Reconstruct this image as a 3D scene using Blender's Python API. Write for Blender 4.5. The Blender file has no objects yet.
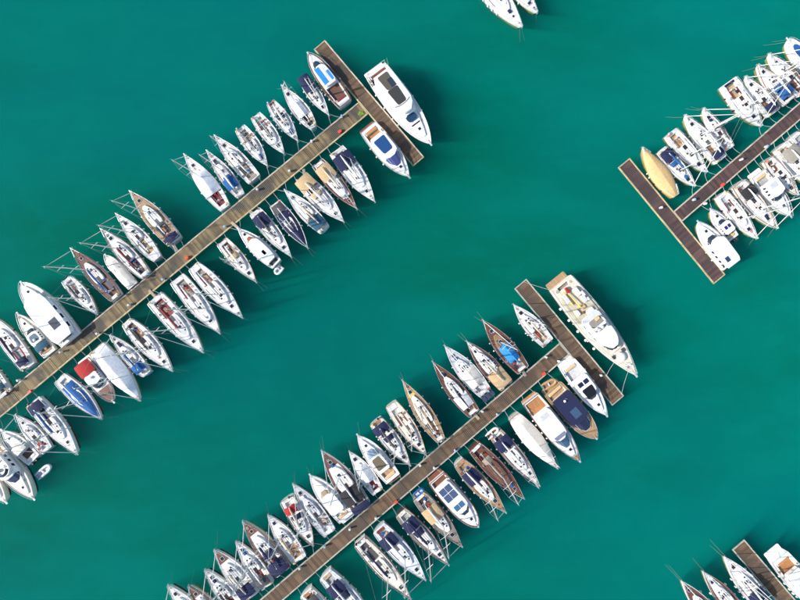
import bpy, math, random
from mathutils import Vector, Matrix, noise as mnoise

random.seed(7)
scene = bpy.context.scene
PI = math.pi

# ------------------------------------------------------------------ camera, sky, sun, exposure
CAM_H = 110.0                 # drone height above the water, metres
MPP = 0.2                     # metres per photograph pixel at water level (800 px = 160 m)
cam_d = bpy.data.cameras.new('camera')
cam = bpy.data.objects.new('camera', cam_d)
scene.collection.objects.link(cam)
cam.location = (0, 0, CAM_H)
cam_d.sensor_width = 36.0
cam_d.lens = 36.0 * CAM_H / 160.0
cam_d.clip_end = 3000
scene.camera = cam

SUN_EL, SUN_TO = math.radians(36), math.radians(15)      # shadows run towards SUN_TO (from +x, counter-clockwise)
world = bpy.data.worlds.new('World'); scene.world = world
world.use_nodes = True
wn = world.node_tree
for n in list(wn.nodes): wn.nodes.remove(n)
sky = wn.nodes.new('ShaderNodeTexSky'); sky.sky_type = 'NISHITA'; sky.sun_disc = False
sky.sun_elevation = SUN_EL
sdir = Vector((-math.cos(SUN_TO) * math.cos(SUN_EL), -math.sin(SUN_TO) * math.cos(SUN_EL), math.sin(SUN_EL)))   # towards the sun
sky.sun_rotation = math.atan2(sdir.x, sdir.y)
bg = wn.nodes.new('ShaderNodeBackground'); bg.inputs['Strength'].default_value = 0.15
wo = wn.nodes.new('ShaderNodeOutputWorld')
wn.links.new(sky.outputs[0], bg.inputs[0]); wn.links.new(bg.outputs[0], wo.inputs[0])
sun_d = bpy.data.lights.new('sun', 'SUN'); sun_d.energy = 4.8; sun_d.angle = math.radians(1.2); sun_d.color = (1.0, 0.93, 0.83)
sun = bpy.data.objects.new('sun', sun_d); scene.collection.objects.link(sun)
sun.location = (-60, -30, 80)
sun.rotation_euler = (-sdir).to_track_quat('-Z', 'Y').to_euler()

vs = scene.view_settings
vs.view_transform = 'Standard'; vs.look = 'None'; vs.gamma = 1; vs.use_curve_mapping = False
vs.exposure = 0.38
cy = scene.cycles
cy.use_denoising = True
cy.max_bounces = 6; cy.diffuse_bounces = 3; cy.glossy_bounces = 3; cy.transparent_max_bounces = 12; cy.volume_bounces = 3
cy.sample_clamp_indirect = 6
cy.use_adaptive_sampling = True; cy.adaptive_threshold = 0.015

# ------------------------------------------------------------------ small helpers
COL = scene.collection
MATS = {}

def W(px, py, z=0.0):
    """the place in the world of a photograph point that lies z metres above the water"""
    s = MPP * (CAM_H - z) / CAM_H
    return Vector(((px - 400) * s, (300 - py) * s, z))

def nodes_of(name):
    m = bpy.data.materials.new(name); m.use_nodes = True
    t = m.node_tree
    b = t.nodes['Principled BSDF']
    return m, t, b

def ramp(t, src, a, b, lo=0.3, hi=0.7):
    r = t.nodes.new('ShaderNodeValToRGB')
    r.color_ramp.elements[0].position = lo; r.color_ramp.elements[0].color = (*a, 1)
    r.color_ramp.elements[1].position = hi; r.color_ramp.elements[1].color = (*b, 1)
    t.links.new(src, r.inputs[0])
    return r.outputs[0]

def noise(t, scale, detail=4, vec=None, rough=0.6):
    n = t.nodes.new('ShaderNodeTexNoise'); n.inputs['Scale'].default_value = scale; n.inputs['Detail'].default_value = detail
    n.inputs['Roughness'].default_value = rough
    if vec is not None: t.links.new(vec, n.inputs['Vector'])
    return n.outputs['Fac']

def mapped(t, scale):
    tc = t.nodes.new('ShaderNodeTexCoord'); mp = t.nodes.new('ShaderNodeMapping'); mp.inputs['Scale'].default_value = scale
    t.links.new(tc.outputs['Object'], mp.inputs['Vector'])
    return mp.outputs[0]

def scl(c, k): return tuple(min(1, x * k) for x in c)

def mixc(t, fac, a, b, mode='MIX'):
    m = t.nodes.new('ShaderNodeMix'); m.data_type = 'RGBA'; m.blend_type = mode
    if isinstance(fac, float): m.inputs[0].default_value = fac
    else: t.links.new(fac, m.inputs[0])
    for s, v in ((6, a), (7, b)):
        if isinstance(v, tuple): m.inputs[s].default_value = (*v, 1)
        else: t.links.new(v, m.inputs[s])
    return m.outputs[2]

PAL = dict(white=(.80, .79, .76), cool=(.74, .77, .80), warm=(.80, .74, .64), cream=(.64, .43, .20), grey=(.40, .41, .42), light=(.60, .62, .64),
           navy=(.009, .014, .060), blue=(.010, .090, .28), sky=(.020, .23, .58), teal=(.020, .085, .14), red=(.36, .018, .018), beige=(.50, .355, .20),
           black=(.022, .022, .026), dark=(.07, .07, .075), brown=(.145, .070, .048), mahog=(.18, .062, .034), tan=(.42, .275, .15), orange=(.46, .21, .08),
           teak=(.29, .175, .10), greyteak=(.29, .25, .205), olive=(.34, .33, .10), maroon=(.20, .03, .03), yellow=(.75, .55, .12))

def mat(kind, col='white'):
    key = kind + '_' + (col if isinstance(col, str) else '%.2f_%.2f_%.2f' % col)
    if key in MATS: return MATS[key]
    c = PAL[col] if isinstance(col, str) else col
    m, t, b = nodes_of(key)
    L = t.links
    if kind == 'gel':                                      # painted or moulded glassfibre, a little dirty
        n = noise(t, 1.3, 6, mapped(t, (1, 2.2, 1)))
        n2 = noise(t, 14, 3, mapped(t, (1, 1, 1)))
        base = ramp(t, n, scl(c, .84), scl(c, 1.04), .28, .62)
        base = mixc(t, ramp(t, n2, (0, 0, 0), (1, 1, 1), .62, .75), base, scl(c, .72))
        L.new(base, b.inputs['Base Color'])
        b.inputs['Roughness'].default_value = .32
    elif kind == 'deckpaint':                              # moulded non-slip deck panels
        n = noise(t, 2.2, 5, mapped(t, (1, 1, 1)))
        L.new(ramp(t, n, scl(c, .72), scl(c, .93), .3, .65), b.inputs['Base Color'])
        b.inputs['Roughness'].default_value = .6
        bp = t.nodes.new('ShaderNodeBump'); bp.inputs['Strength'].default_value = .15; bp.inputs['Distance'].default_value = .01
        L.new(noise(t, 60, 2, mapped(t, (1, 1, 1))), bp.inputs['Height']); L.new(bp.outputs[0], b.inputs['Normal'])
    elif kind == 'fab':                                    # canvas
        n = noise(t, 3.0, 6, mapped(t, (1, 1, 1)))
        L.new(ramp(t, n, scl(c, .84), scl(c, 1.08), .3, .68), b.inputs['Base Color'])
        b.inputs['Roughness'].default_value = .85
        bp = t.nodes.new('ShaderNodeBump'); bp.inputs['Strength'].default_value = .6; bp.inputs['Distance'].default_value = .06
        L.new(noise(t, 2.4, 4, mapped(t, (.6, 2.2, 1))), bp.inputs['Height']); L.new(bp.outputs[0], b.inputs['Normal'])
    elif kind == 'wood':                                   # laid planks, running fore and aft
        v = mapped(t, (1, 1, 1))
        w = t.nodes.new('ShaderNodeTexWave'); w.wave_type = 'BANDS'; w.bands_direction = 'Y'; w.inputs['Scale'].default_value = 3.2
        w.inputs['Distortion'].default_value = .0; L.new(v, w.inputs['Vector'])
        n = noise(t, 1.6, 6, mapped(t, (.5, 5, 1)))
        base = ramp(t, n, scl(c, .62), scl(c, 1.25), .28, .7)
        base = mixc(t, ramp(t, w.outputs['Fac'], (1, 1, 1), (0, 0, 0), .02, .14), base, scl(c, .35))
        L.new(base, b.inputs['Base Color']); b.inputs['Roughness'].default_value = .6
    elif kind == 'varnish':
        n = noise(t, 2, 6, mapped(t, (.6, 6, 6)))
        L.new(ramp(t, n, scl(c, .7), scl(c, 1.2)), b.inputs['Base Color']); b.inputs['Roughness'].default_value = .28
    elif kind == 'glass':
        b.inputs['Base Color'].default_value = (*c, 1); b.inputs['Roughness'].default_value = .07; b.inputs['IOR'].default_value = 1.5
    elif kind == 'solar':
        v = mapped(t, (1, 1, 1))
        bt = t.nodes.new('ShaderNodeTexBrick'); bt.offset = 0; bt.inputs['Scale'].default_value = 1
        bt.inputs['Brick Width'].default_value = .16; bt.inputs['Row Height'].default_value = .16; bt.inputs['Mortar Size'].default_value = .006
        bt.inputs['Color1'].default_value = (*c, 1); bt.inputs['Color2'].default_value = (*scl(c, 1.3), 1); bt.inputs['Mortar'].default_value = (.25, .27, .30, 1)
        L.new(v, bt.inputs['Vector']); L.new(bt.outputs['Color'], b.inputs['Base Color']); b.inputs['Roughness'].default_value = .15
    elif kind == 'metal':
        b.inputs['Base Color'].default_value = (*c, 1); b.inputs['Metallic'].default_value = .35; b.inputs['Roughness'].default_value = .38
    elif kind == 'rope':
        n = noise(t, 9, 3, mapped(t, (1, 1, 1)))
        L.new(ramp(t, n, scl(c, .7), c), b.inputs['Base Color']); b.inputs['Roughness'].default_value = .9
    elif kind == 'bottom':                                 # antifouling with weed on it
        n = noise(t, 1.6, 6, mapped(t, (1, 1, 1)))
        L.new(ramp(t, n, scl(c, .5), scl(c, 1.2), .35, .65), b.inputs['Base Color']); b.inputs['Roughness'].default_value = .9
    MATS[key] = m
    return m

class G:
    """collects faces for one mesh"""
    def __init__(s): s.v, s.f, s.m = [], [], []
    def quadstrip(s, rows, closed=False, mi=0, flip=False):
        n = len(rows[0]); o = len(s.v)
        for r in rows: s.v += [tuple(p) for p in r]
        for i in range(len(rows) - 1):
            for j in range(n if closed else n - 1):
                a, b = o + i * n + j, o + i * n + (j + 1) % n
                q = (a, b, b + n, a + n)
                s.f.append(q[::-1] if flip else q); s.m.append(mi)
    def poly(s, pts, mi=0):
        o = len(s.v); s.v += [tuple(p) for p in pts]; s.f.append(tuple(range(o, o + len(pts)))); s.m.append(mi)
    def slab(s, out, z0, z1, ch=0.0, mi=0, top=None):
        """prism over a plan outline (counter-clockwise), top edge chamfered by ch; top = another outline for a raked body"""
        cx = sum(p[0] for p in out) / len(out); cyy = sum(p[1] for p in out) / len(out)
        tp = top or out
        tcx = sum(p[0] for p in tp) / len(tp); tcy = sum(p[1] for p in tp) / len(tp)
        def inset(o_, d, c0, c1):
            r = []
            for x, y in o_:
                dx, dy = x - c0, y - c1; l = math.hypot(dx, dy) or 1
                k = max(0, l - d * 1.25) / l
                r.append((c0 + dx * k, c1 + dy * k))
            return r
        rows = [[(x, y, z0) for x, y in out], [(x, y, z1 - ch) for x, y in tp]]
        if ch > 0: rows.append([(x, y, z1) for x, y in inset(tp, ch, tcx, tcy)])
        s.quadstrip(rows, True, mi)
        s.poly(rows[-1], mi); s.poly(rows[0][::-1], mi)
    def box(s, c, d, ch=0.0, mi=0):
        x, y, z = c; a, b, h = d[0] / 2, d[1] / 2, d[2] / 2
        s.slab([(x - a, y - b), (x + a, y - b), (x + a, y + b), (x - a, y + b)], z - h, z + h, ch, mi)
    def tube(s, pts, r, n=6, caps=True, mi=0):
        pts = [Vector(p) for p in pts]
        rs = r if isinstance(r, (list, tuple)) else [r] * len(pts)
        rows = []
        for i, p in enumerate(pts):
            d = (pts[min(i + 1, len(pts) - 1)] - pts[max(i - 1, 0)])
            if d.length < 1e-6: d = Vector((0, 0, 1))
            d.normalize()
            up = Vector((0, 0, 1)) if abs(d.z) < .95 else Vector((1, 0, 0))
            u = d.cross(up).normalized(); w = u.cross(d)
            rows.append([p + (u * math.cos(2 * PI * k / n) + w * math.sin(2 * PI * k / n)) * rs[i] for k in range(n)])
        s.quadstrip(rows, True, mi)
        if caps: s.poly(rows[0][::-1], mi); s.poly(rows[-1], mi)
    def lathe(s, prof, c=(0, 0, 0), n=10, mi=0):
        rows = [[(c[0] + r * math.cos(2 * PI * k / n), c[1] + r * math.sin(2 * PI * k / n), c[2] + z) for k in range(n)] for r, z in prof]
        s.quadstrip(rows, True, mi); s.poly(rows[-1], mi); s.poly(rows[0][::-1], mi)
    def ring(s, c, R, r, n=14, k=6, tilt=0.0, mi=0, sx=1.0):
        rows = []
        for i in range(n + 1):
            a = 2 * PI * i / n
            row = []
            for j in range(k):
                b = 2 * PI * j / k
                x, y, z = (R + r * math.cos(b)) * math.cos(a) * sx, (R + r * math.cos(b)) * math.sin(a), r * math.sin(b)
                x, z = x * math.cos(tilt) - z * math.sin(tilt), x * math.sin(tilt) + z * math.cos(tilt)
                row.append((c[0] + x, c[1] + y, c[2] + z))
            rows.append(row)
        s.quadstrip(rows, True, mi)
    def mesh(s, name, smooth=False):
        me = bpy.data.meshes.new(name); me.from_pydata(s.v, [], s.f)
        if any(s.m): me.polygons.foreach_set('material_index', s.m)
        if smooth: me.polygons.foreach_set('use_smooth', [True] * len(s.f))
        me.update()
        return me
    def build(s, name, mats, parent=None, smooth=False):
        me = s.mesh(name, smooth)
        for m in (mats if isinstance(mats, list) else [mats]): me.materials.append(m)
        return link(name, me, parent)

def link(name, data, parent=None, loc=(0, 0, 0), scale=None, rotz=0.0):
    o = bpy.data.objects.new(name, data); COL.objects.link(o)
    o.location = loc
    if scale: o.scale = scale
    if rotz: o.rotation_euler = (0, 0, rotz)
    if parent is not None: o.parent = parent
    return o

def empty(name, loc, rz=0.0):
    o = bpy.data.objects.new(name, None); COL.objects.link(o); o.location = loc; o.rotation_euler = (0, 0, rz); o.empty_display_size = .3
    return o

def tag(o, label, cat, group=None, kind=None):
    o['label'] = label; o['category'] = cat
    if group: o['group'] = group
    if kind: o['kind'] = kind
    return o

def rrect(x0, x1, y0, y1, r, n=3):
    pts = []
    for cx, cyy, a0 in ((x1 - r, y0 + r, -90), (x1 - r, y1 - r, 0), (x0 + r, y1 - r, 90), (x0 + r, y0 + r, 180)):
        for k in range(n + 1):
            a = math.radians(a0 + 90 * k / n); pts.append((cx + r * math.cos(a), cyy + r * math.sin(a)))
    return pts

SHARED = {}
def shared(key, make, m):
    """one mesh used by many alike pieces"""
    k = (key, m.name)
    if k not in SHARED:
        g = G(); make(g); me = g.mesh(key, key in ('fender', 'ball_fender', 'winch', 'rope_coil', 'steering_wheel')); me.materials.append(m); SHARED[k] = me
    return SHARED[k]

# ------------------------------------------------------------------ water
def build_water():
    """turbid harbour water: a slab of scattering water under a thin reflecting surface, over a silt bed"""
    m = bpy.data.materials.new('sea_water'); m.use_nodes = True; t = m.node_tree; L = t.links
    for n in list(t.nodes): t.nodes.remove(n)
    out = t.nodes.new('ShaderNodeOutputMaterial')
    tc = t.nodes.new('ShaderNodeTexCoord')
    def mp(scale, rot=0.0):
        q = t.nodes.new('ShaderNodeMapping'); q.inputs['Scale'].default_value = scale; q.inputs['Rotation'].default_value = (0, 0, rot)
        L.new(tc.outputs['Object'], q.inputs['Vector']); return q.outputs[0]
    n1 = noise(t, .013, 2, mp((1, 1.5, 1), .5), .5)
    n2 = noise(t, .045, 6, mp((.55, 1.35, 1), -.45), .62)
    n3 = noise(t, .02, 4, mp((1, 1, 1), 1.1), .6)
    c = ramp(t, n1, (.87, .88, .80), (.92, .92, .97), .42, .58)
    c = mixc(t, ramp(t, n2, (0, 0, 0), (.95, .95, .95), .42, .64), c, (1, 1, 1))
    c = mixc(t, ramp(t, n3, (0, 0, 0), (.6, .6, .6), .50, .66), c, (.85, .87, .87))
    n4 = noise(t, .16, 5, mp((.7, 1.3, 1), .2), .6)
    c = mixc(t, ramp(t, n4, (0, 0, 0), (.55, .55, .55), .50, .66), c, (.99, 1, 1))
    tr = t.nodes.new('ShaderNodeBsdfTransparent'); L.new(c, tr.inputs[0])
    gl = t.nodes.new('ShaderNodeBsdfGlossy'); gl.inputs['Roughness'].default_value = .10
    bp = t.nodes.new('ShaderNodeBump'); bp.inputs['Strength'].default_value = .25; bp.inputs['Distance'].default_value = .3
    L.new(noise(t, .5, 5, mp((1, 1.8, 1), .6)), bp.inputs['Height']); L.new(bp.outputs[0], gl.inputs['Normal'])
    mx = t.nodes.new('ShaderNodeMixShader'); mx.inputs[0].default_value = .005
    L.new(tr.outputs[0], mx.inputs[1]); L.new(gl.outputs[0], mx.inputs[2]); L.new(mx.outputs[0], out.inputs['Surface'])
    sc = t.nodes.new('ShaderNodeVolumeScatter'); sc.inputs['Color'].default_value = (.001, .85, .715, 1); sc.inputs['Density'].default_value = .066; sc.inputs['Anisotropy'].default_value = -.1
    ab = t.nodes.new('ShaderNodeVolumeAbsorption'); ab.inputs['Color'].default_value = (.0, .17, .11, 1); ab.inputs['Density'].default_value = .066
    ad = t.nodes.new('ShaderNodeAddShader'); L.new(sc.outputs[0], ad.inputs[0]); L.new(ab.outputs[0], ad.inputs[1]); L.new(ad.outputs[0], out.inputs['Volume'])
    S = 400
    g = G(); g.box((0, 0, -9), (2 * S, 2 * S, 18)); o = g.build('water', m); o['kind'] = 'structure'
    m2, t2, b2 = nodes_of('seabed_silt')
    c2 = ramp(t2, noise(t2, .03, 5, None), (.002, .035, .030), (.003, .05, .042))
    t2.links.new(c2, b2.inputs['Base Color']); b2.inputs['Roughness'].default_value = 1
    g = G(); g.box((0, 0, -19), (2 * S + 60, 2 * S + 60, 1.6)); o = g.build('seabed', m2); o['kind'] = 'structure'
build_water()

# ------------------------------------------------------------------ piers
def board_mat(name, a, b_, stain_shade):
    m, t, b = nodes_of(name); L = t.links
    geo = t.nodes.new('ShaderNodeNewGeometry')
    base = ramp(t, geo.outputs['Random Per Island'], a, b_, 0, 1)
    big = noise(t, .22, 6, mapped(t, (1, 1, 1)), .65)
    base = mixc(t, ramp(t, big, (0, 0, 0), (.9, .9, .9), .44, .58), base, stain_shade)  # noise patches of stain; on the tan boards also painted boat shade
    gr = noise(t, 3, 5, mapped(t, (9, 1, 1)))
    base = mixc(t, .55, base, ramp(t, gr, (.45, .45, .45), (1, 1, 1), .3, .7), 'MULTIPLY')
    L.new(base, b.inputs['Base Color']); b.inputs['Roughness'].default_value = .8
    return m

def beam_mat(name, c):
    m, t, b = nodes_of(name); L = t.links
    n = noise(t, .8, 6, mapped(t, (1, 3, 3)))
    base = ramp(t, n, scl(c, .55), scl(c, 1.1), .3, .62)
    L.new(base, b.inputs['Base Color']); b.inputs['Roughness'].default_value = .75
    return m

FLOAT_M = mat('gel', 'grey')

def pier(name, p0, p1, width_px, label, boards, beam, beam2=None, zdeck=.62, sect=10.0, endcap=True):
    """a floating pier from p0 to p1 (photograph points at deck level): deck sections of cross boards, edge beams, floats, cleats"""
    a, b = W(*p0, zdeck), W(*p1, zdeck)
    d = b - a; length = d.length; ang = math.atan2(d.y, d.x)
    wd = width_px * MPP
    root = empty(name, (a.x, a.y, 0), ang)
    tag(root, label, 'pier', 'floating timber piers')
    ns = max(1, round(length / sect)); sl = length / ns
    bw = .31
    inner = wd / 2 - .26
    for i in range(ns):
        x0, x1 = i * sl + .03, (i + 1) * sl - .03
        g = G(); nb = int((x1 - x0) / bw)
        for k in range(nb):
            xa = x0 + (x1 - x0) * k / nb
            dz = random.uniform(-.012, .012)
            g.box((xa + bw * .47, random.uniform(-.012, .012), zdeck - .02 + dz), (bw * random.uniform(.90, .95), 2 * inner - .02, .05))
        o = g.build('deck_section', boards, root); o['kind'] = 'stuff'
        for sgn, bm in ((-1, beam), (1, beam2 or beam)):
            g = G()
            nseg = 3
            for k in range(nseg):
                xa = x0 + (x1 - x0) * k / nseg + .01; xb = x0 + (x1 - x0) * (k + 1) / nseg - .01
                g.box(((xa + xb) / 2, sgn * (wd / 2 - .13 + random.uniform(-.012, .012)), zdeck - .06 + random.uniform(-.008, .008)), (xb - xa, .25, .26), .02)
            g.build('edge_beam', bm, root)
        g = G(); g.box(((x0 + x1) / 2, 0, .14), (x1 - x0 - .5, wd - .7, .75), .05); g.build('float', FLOAT_M, root)
        for sgn in (-1, 1):
            for q in (.25, .75):
                me = shared('cleat', lambda g: (g.box((0, 0, .07), (.30, .05, .04), .01), g.box((-.06, 0, .03), (.04, .05, .06)), g.box((.06, 0, .03), (.04, .05, .06))), mat('metal', 'light'))
                link('cleat', me, root, (x0 + (x1 - x0) * q, sgn * (wd / 2 - .13), zdeck + .07))
    if endcap:
        for xe in (-.10, length + .10):
            g = G(); g.box((xe, 0, zdeck - .06), (.18, wd, .25), .02); g.build('end_beam', beam, root)
    return root, ang, length

B1 = board_mat('pier_boards_tan', (.12, .088, .046), (.31, .235, .12), (.066, .062, .055))  # dark grey patch colour: wet stains plus boat shadows painted into the boards
B2 = board_mat('pier_boards_brown', (.085, .051, .028), (.215, .135, .078), (.085, .066, .048))
B3 = board_mat('pier_boards_dark', (.060, .034, .032), (.140, .082, .075), (.06, .042, .045))
BM1 = beam_mat('edge_timber_pale', (.50, .44, .34))
BM2 = beam_mat('edge_timber_straw', (.50, .40, .22))
BM3 = beam_mat('edge_timber_grey', (.42, .40, .33))

P1 = pier('floating_pier', (-62, 459), (362.6, 108.6), 15.5, 'tan timber pier running from the left edge towards the top centre', B1, BM2, BM1)
T1 = pier('pier_end_platform', (320, 45.5), (418, 161), 14.5, 'narrow dark cross platform at outer end of the left pier', B2, BM2, BM1)
P2 = pier('floating_pier', (205, 657), (563.8, 349.4), 15.5, 'brown timber pier running from the bottom edge to the centre', B2, BM3)
T2 = pier('pier_end_platform', (521, 284.5), (617.5, 400), 15.5, 'brown cross platform beside the large cream motor yacht', B2, BM3)
P3 = pier('floating_pier', (850, 68), (678.3, 216.1), 13.5, 'dark purplish timber pier running in from the right edge', B3, BM1)
T3 = pier('pier_end_platform', (624.5, 163.5), (719, 278.5), 15, 'dark cross platform with pale straw edges beside yellow covered boat', B3, BM2)
P4 = pier('pier_end_platform', (739, 545.5), (830, 653), 16, 'short piece of brown platform in the bottom right corner', B2, BM3)

# ------------------------------------------------------------------ boats
class Boat:
    def __init__(s, bow, stern, beam_px, kind, o):
        s.o = o; s.kind = kind
        zr = 1.2 if kind == 'sail' else 1.5
        b, e = W(*bow, zr), W(*stern, zr)
        d = b - e; s.L = d.length; s.B = beam_px * MPP * (CAM_H - zr) / CAM_H
        mid = (b + e) / 2
        s.root = empty(o.get('name', 'sailboat' if kind == 'sail' else 'motorboat'), (mid.x, mid.y, 0), math.atan2(d.y, d.x))
        if kind == 'sail':
            s.tr = o.get('tr', .60); s.tm = .42; s.p = o.get('p', 1.75); s.e = 1.0; s.F = o.get('F', .085 * s.L + .18)
        else:
            s.tr = o.get('tr', .86); s.tm = .40; s.p = o.get('p', 2.3); s.e = o.get('e', .88); s.F = o.get('F', .10 * s.L + .25)
    def x(s, t): return (t - .5) * s.L
    def hb(s, t):
        t = max(0, min(1, t))
        if t < s.tm:
            q = t / s.tm; f = s.tr + (1 - s.tr) * (1 - (1 - q) ** 2)
        else:
            q = (t - s.tm) / (1 - s.tm); f = max(0, 1 - q ** s.p) ** s.e
        return max(.035, f * s.B / 2)
    def zs(s, t):
        return s.F * (1 + .30 * max(0, t - .35) ** 1.6 + .06 * (1 - t) ** 2)
    def zd(s, t, u=0.0):
        return s.zs(t) - .05 + .05 * (1 - u * u)
    def part(s, name, g, m, parent=None, smooth=False):
        return g.build(name, m, parent or s.root, smooth)
    def pt(s, t, u, dz=0.0):
        return (s.x(t), s.hb(t) * u, s.zd(t, u) + dz)

    # ---- hull, deck, cockpit, rail
    def hull(s):
        o = s.o
        hullc = o.get('hull', 'white'); under = o.get('bottom', random.choice(['olive', 'navy', 'olive', 'maroon', 'olive']))
        ts = [0, .06, .14, .24, .34, .44, .54, .63, .71, .78, .84, .89, .93, .965, .985, 1]
        rows = []
        dr = -1.3 if s.kind == 'sail' else -1.1
        for t in ts:
            h, z = s.hb(t), s.zs(t)
            rake = .055 * s.L * max(0, (t - .6) / .4) ** 3
            fl = 1 - .25 * max(0, (t - .5) / .5) ** 1.2
            x = s.x(t)
            half = [(x, h, z), (x - rake * .3, h * (.985 - .08 * (1 - fl)), z * .6), (x - rake * .8, h * .95 * fl, .12), (x - rake, h * .90 * fl, 0),
                    (x - rake * 1.2, h * .84 * fl, dr * .5), (x - rake * 1.8, h * .3, dr * (1 - .3 * t))]
            rows.append(half + [(p[0], -p[1], p[2]) for p in half[::-1]])
        g = G(); n = len(rows[0])
        g.quadstrip(rows, False, 0, True)
        g.m = [1 if 2 <= (k % (n - 1)) <= n - 4 else 0 for k in range(len(g.f))]
        g.poly(rows[0][::-1], 0); g.poly(rows[-1], 0)
        h = s.part('hull', g, [mat('gel', hullc), mat('bottom', under)], smooth=True)
        me = h.data
        me.polygons[len(me.polygons) - 1].use_smooth = False; me.polygons[len(me.polygons) - 2].use_smooth = False
        # deck with an opening for the cockpit, and the cockpit tub
        c0, c1, cw = o.get('cock', (.06, .33, .55) if s.kind == 'sail' else (.05, .30, .74))
        tt = sorted(set([0, .03] + ts + [c0, c1]))
        tt = [q for q in tt if abs(q - c0) < 1e-6 or abs(q - c1) < 1e-6 or (abs(q - c0) > .015 and abs(q - c1) > .015)]
        us = [-1, -.8, -cw, 0, cw, .8, 1] if cw < .78 else [-1, -.9, -cw, 0, cw, .9, 1]
        g = G(); N = len(us)
        for t in tt:
            for u in us: g.v.append((s.x(t), s.hb(t) * u * .99, s.zd(t, u) - .005))
        teak = o.get('side')
        for i in range(len(tt) - 1):
            for j in range(N - 1):
                if tt[i] >= c0 - 1e-6 and tt[i + 1] <= c1 + 1e-6 and j in (2, 3): continue
                a = i * N + j; g.f.append((a, a + N, a + N + 1, a + 1))
                g.m.append(0)
        dm = o.get('deck', 'white')
        dmat = mat('wood', dm) if isinstance(dm, str) and dm in ('teak', 'greyteak', 'brown', 'tan', 'mahog', 'orange') else mat('deckpaint', dm)
        s.part('deck', g, dmat)
        dep = o.get('depth', .48)
        g = G()
        cs = [q for q in tt if c0 - 1e-6 <= q <= c1 + 1e-6]
        rim = [s.pt(t, cw * .99) for t in cs] + [s.pt(t, -cw * .99) for t in cs[::-1]]
        low = [(x, y * .93, z - dep) for x, y, z in rim]
        k = len(rim)
        g.quadstrip([rim, low], True, 0, False)
        g.poly(low, 1)
        cf = o.get('floor', 'teak')
        fm = mat('wood', cf) if cf in ('teak', 'greyteak', 'brown', 'tan', 'mahog', 'orange') else mat('deckpaint', cf)
        s.part('cockpit', g, [mat('gel', o.get('coam', 'white')), fm])
        s.cock = (c0, c1, cw, dep)
        # gunwale rail
        rail = o.get('rail') or (random.choice(['white', 'white', 'white', 'white', 'cool', 'teak', 'light']) if s.kind == 'sail' else random.choice(['white', 'white', 'light', 'grey']))
        rm = mat('varnish', rail) if rail in ('teak', 'brown', 'mahog', 'tan', 'orange') else mat('gel', rail)
        w = .05 if s.kind == 'sail' else .07
        if 'railw' in o: w = o['railw']
        g = G()
        for sg in (1, -1):
            rows = []
            for t in ts:
                h, z, x = s.hb(t), s.zs(t), s.x(t)
                rows.append([(x, sg * (h + .025), z - .07), (x, sg * (h + .03), z + .03), (x, sg * (h - w), z + .035), (x, sg * (h - w), z - .06)])
            g.quadstrip(rows, True, 0, sg < 0)
            g.poly(rows[0]); g.poly(rows[-1])
        h0, z0, x0 = s.hb(0), s.zs(0), s.x(0)
        g.box((x0 + .0, 0, z0 - .02), (.1, 2 * h0, .10))
        s.part('gunwale_rail', g, rm)
        if o.get('stripe'):
            g = G()
            for sg in (1, -1):
                rows = [[(s.x(t) - .055 * s.L * max(0, (t - .6) / .4) ** 3 * .15, sg * (s.hb(t) + .012), s.zs(t) * .9), (s.x(t) - .055 * s.L * max(0, (t - .6) / .4) ** 3 * .25, sg * (s.hb(t) * .99 + .014), s.zs(t) * .72)] for t in ts[1:-2]]
                g.quadstrip(rows, False, 0, sg > 0)
            s.part('hull_stripe', g, mat('gel', o['stripe']))
        if teak:                                            # planked side decks over a plain base deck
            g = G()
            for sg in (1, -1):
                rows = []
                for t in [q for q in tt if q <= .955]:
                    h = s.hb(t); ui = o.get('sidein', .55)
                    rows.append([(s.x(t), sg * (h - w - .03), s.zd(t, .95) + .016), (s.x(t), sg * h * ui, s.zd(t, ui) + .016)])
                g.quadstrip(rows, False, 0, sg > 0)
            s.part('side_deck', g, mat('wood', teak))
        if o.get('fore'):                                   # coloured foredeck panel
            a, c = o.get('foret', (.74, .965)); g = G()
            rows = [[(s.x(t), s.hb(t) * u * .86, s.zd(t, u * .86) + .014) for u in (-1, -.5, 0, .5, 1)] for t in [a + (c - a) * i / 6 for i in range(7)]]
            g.quadstrip(rows, False, 0, True)
            fc = o['fore']
            s.part('foredeck_panel', g, mat('wood', fc) if fc in ('teak', 'brown', 'mahog', 'tan', 'orange', 'greyteak') else mat('deckpaint', fc))

    def outline(s, t0, t1, f, front=.5, back=.12, n=9, maxw=None):
        """plan outline that follows the hull between t0 and t1 with rounded ends"""
        top = []
        for i in range(n + 1):
            q = i / n; t = t0 + (t1 - t0) * q
            w = s.hb(t) * f
            if maxw: w = min(w, maxw)
            if front and q > 1 - front: w *= math.sqrt(max(0, 1 - ((q - 1 + front) / front) ** 2 * .86))
            if back and q < back: w *= .82 + .18 * (q / back)
            top.append((s.x(t), w))
        return [(x, -y) for x, y in top] + [(x, y) for x, y in top[::-1]]

    def hatch(s, t, u, lx=.5, ly=.5, dz=0.0, z=None, parent=None):
        me = shared('hatch', lambda g: (g.slab(rrect(-.5, .5, -.5, .5, .12), 0, .05, .0)), mat('metal', 'light'))
        gl = shared('hatch_pane', lambda g: g.slab(rrect(-.42, .42, -.42, .42, .1), .02, .062, .004), mat('glass', (.02, .025, .035)))
        zz = s.zd(t, u) + dz if z is None else z
        h = link('hatch', me, s.root, (s.x(t), s.hb(t) * u, zz), (lx, ly, 1))
        link('pane', gl, h)
        return h

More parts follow.
